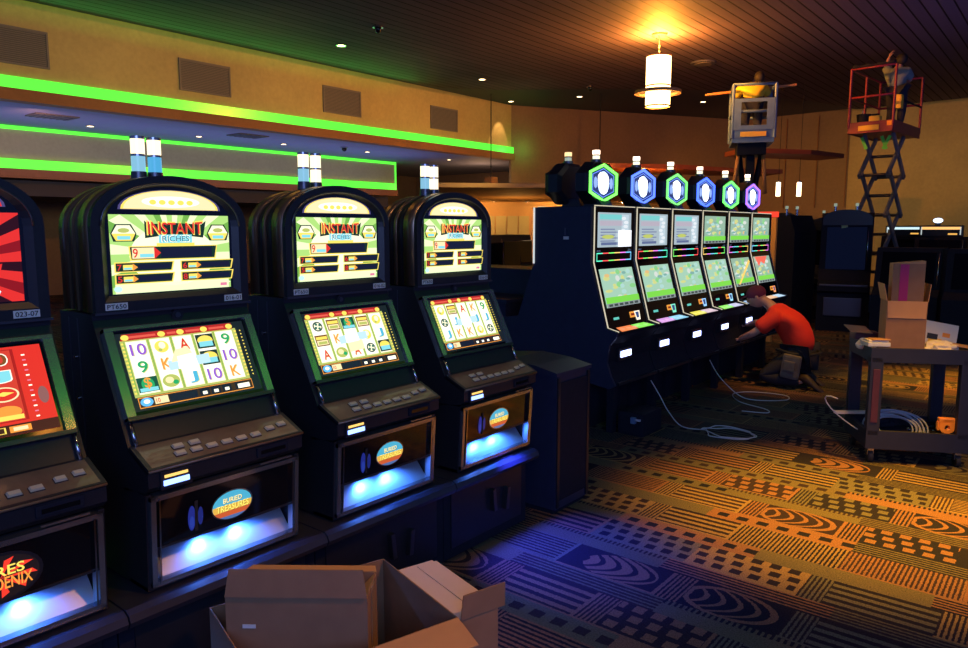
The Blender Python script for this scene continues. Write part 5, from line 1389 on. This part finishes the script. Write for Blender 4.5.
# dark low machines at far left centre
for k, (x, y) in enumerate(((-6.9, 8.55), (-7.35, 9.6), (-7.9, 10.7))):
    t = thing('dark_slot_machine', ['dark machine head beyond the last arched machine, right one of the cluster', 'dark machine head beyond the last arched machine, middle of the cluster', 'dark machine head beyond the last arched machine, left and farthest'][k], 'slot machine', (x, y, 0), .15, 'dark machines beyond the arched row')
    m = MB(); m.prism([(-.35, 0), (.3, 0), (.32, .75), (.12, .95), (.05, 1.55), (-.35, 1.55)], -.36, .36, BLKM, 'y'); m.build('cabinet', t)
    m = MB(); m.rbox((.10, -.28, 1.05), (.13, .28, 1.45), GLS, .01); m.build('screen', t)
    m = MB(); m.tube([(.1, -.32, 1.5), (.16, -.32, 1.0)], .012, STEEL, seg=6); m.build('chrome_strip', t)
# lit orange partition behind the last slim machine
t = thing('lit_partition', 'orange-lit partition with a red top edge right of the last lit machine', 'partition', (-3.62, 11.0, 0))
m = MB(); m.box((-.35, -.03, 0), (.14, .03, 1.82), mat('partition_ochre', (.75, .36, .08), .6)); m.build('board', t)
m = MB(); m.box((-.36, -.04, 1.82), (.15, .04, 1.90), em((.9, .05, .02), 1.2)); m.build('top_edge', t)

# ------------------------------------------------------------------ lights
W1 = (1, .74, .24)
lamp('POINT', (-6.0, 12.2, 4.74), (1, .32, .03), 900, .10, name='pendant_bulb')
lamp('POINT', (-6.0, 12.2, 3.55), (1, .5, .15), 70, .15, name='pendant_bulb_low')
lamp('POINT', (-8.9, 5.2, 4.8), (1, .45, .08), 14, .1, name='second_pendant')
for y in (0, 3.5, 7, 10.5, 14): lamp('SPOT', (-7.5, y, 2.9), W1, 330, .5, tgt=(-12.9, y+.6, 4.0), ang=62, blend=1, name='wall_washer')
for x, y in ((-4.5, 19.5), (-1.0, 19.0), (3, 18.5)): lamp('SPOT', (x, y, 3.2), (1, .72, .26), 80, .3, tgt=(x, 23.4, 2.6), ang=110, blend=1, name='back_wall_washer')
lamp('SPOT', (-8.4, 18.6, 2.2), (1, .42, .08), 260, .2, tgt=(-8.3, 24, 1.6), ang=120, blend=1, name='bar_light')
for k in range(3): lamp('SPOT', (-12.6+k*1.2, 15.6+k*1.5, 2.45), (1, .50, .12), 260, .1, tgt=(-13.4+k*1.2, 16.9+k*1.4, 1.6), ang=130, blend=1, name='canopy_light')
lamp('SPOT', (-12.5, 16.55, 5.05), (1, .6, .25), 60, .03, tgt=(-12.95, 16.5, 3.6), ang=50, blend=.3, name='corner_spot')
lamp('SPOT', (-13.5, 14.0, 2.0), (1, .5, .15), 110, .3, tgt=(-16, 20.4, 1.5), ang=110, blend=1, name='recess_light')
lamp('AREA', (-12.2, 4.5, 4.55), (.10, 1, .12), 60, sx=.1, sy=16, tgt=None, name='cove_light').rotation_euler = (PI, math.radians(16), 0)
lamp('POINT', (-12.4, 17.2, 3.9), (.15, 1, .15), 5, .1, name='cove_end')
lamp('AREA', (-14.5, 8, 2.5), (.40, .42, 1), 80, sx=2, sy=14, name='lower_ceiling_fill').rotation_euler = (PI, 0, 0)
lamp('SPOT', (-13.6, 5, 3.5), (1, .45, .3), 60, .4, tgt=(-16, 6, 3.2), ang=150, blend=1, name='soffit_light')
lamp('POINT', (-14.3, 17.5, 2.9), (1, .55, .25), 30, .2, name='recess_end')
# orange pools on the carpet, the cart and the kneeling man
for x, y, tx, ty, e, an in ((0.4, 5.3, -.75, 4.7, 5200, 33), (-.6, 9.6, -1.0, 9.2, 2600, 28), (-1.2, 7.0, -2.35, 8.0, 500, 22), (0.2, 3.6, -.8, 5.9, 700, 16)):
    lamp('SPOT', (x, y, 4.8), (1, .44, .02), e, .12, tgt=(tx, ty, 0.3), ang=an, blend=1, name='floor_spot')
# added cool fill from the camera side, not a lamp of the hall
lamp('AREA', (3.5, -2.5, 3.4), (.28, .40, 1), 190, sx=4, sy=3, tgt=(-2.5, 3, .8), name='cool_fill')
lamp('SPOT', (-2.24, 2.98, .62), (.05, .07, 1), 75, .03, tgt=(-1.98, 3.04, 0), ang=88, blend=.6, name='tray_spill')
lamp('SPOT', (.6, 2.2, 3.4), (1, .34, .05), 210, .1, tgt=(-1.5, 1.4, .5), ang=34, blend=.8, name='carton_spot')
lamp('SPOT', (-1.3, 1.8, 4.8), (1, .55, .2), 80, .1, tgt=(-2.5, 2.0, .9), ang=60, blend=1, name='row_downlight')
lamp('POINT', (-11.0, 14.8, 1.7), (1, .45, .1), 28, .2, name='bar_uplight')
lamp('AREA', (1.5, 9, 2.6), (.18, .25, 1), 150, sx=7, sy=12, name='blue_ceiling_fill').rotation_euler = (PI, 0, 0)  # added blue fill aimed upward to tint the ceiling
lamp('POINT', (-7.9, 15.6, 2.6), (1, .38, .06), 32, .1, name='canopy_uplight')
lamp('SPOT', (-3.2, 9.9, 2.6), (1, .5, .1), 60, .1, tgt=(-3.5, 11, 1.2), ang=60, blend=1, name='partition_light')
w = bpy.data.worlds.new('world'); bpy.context.scene.world = w; w.use_nodes = True
w.node_tree.nodes['Background'].inputs[0].default_value = (.07, .12, .45, 1); w.node_tree.nodes['Background'].inputs[1].default_value = .7
sc = bpy.context.scene
sc.view_settings.view_transform = 'Standard'; sc.view_settings.look = 'None'; sc.view_settings.gamma = 1; sc.view_settings.exposure = 0
sc.view_settings.use_curve_mapping = False
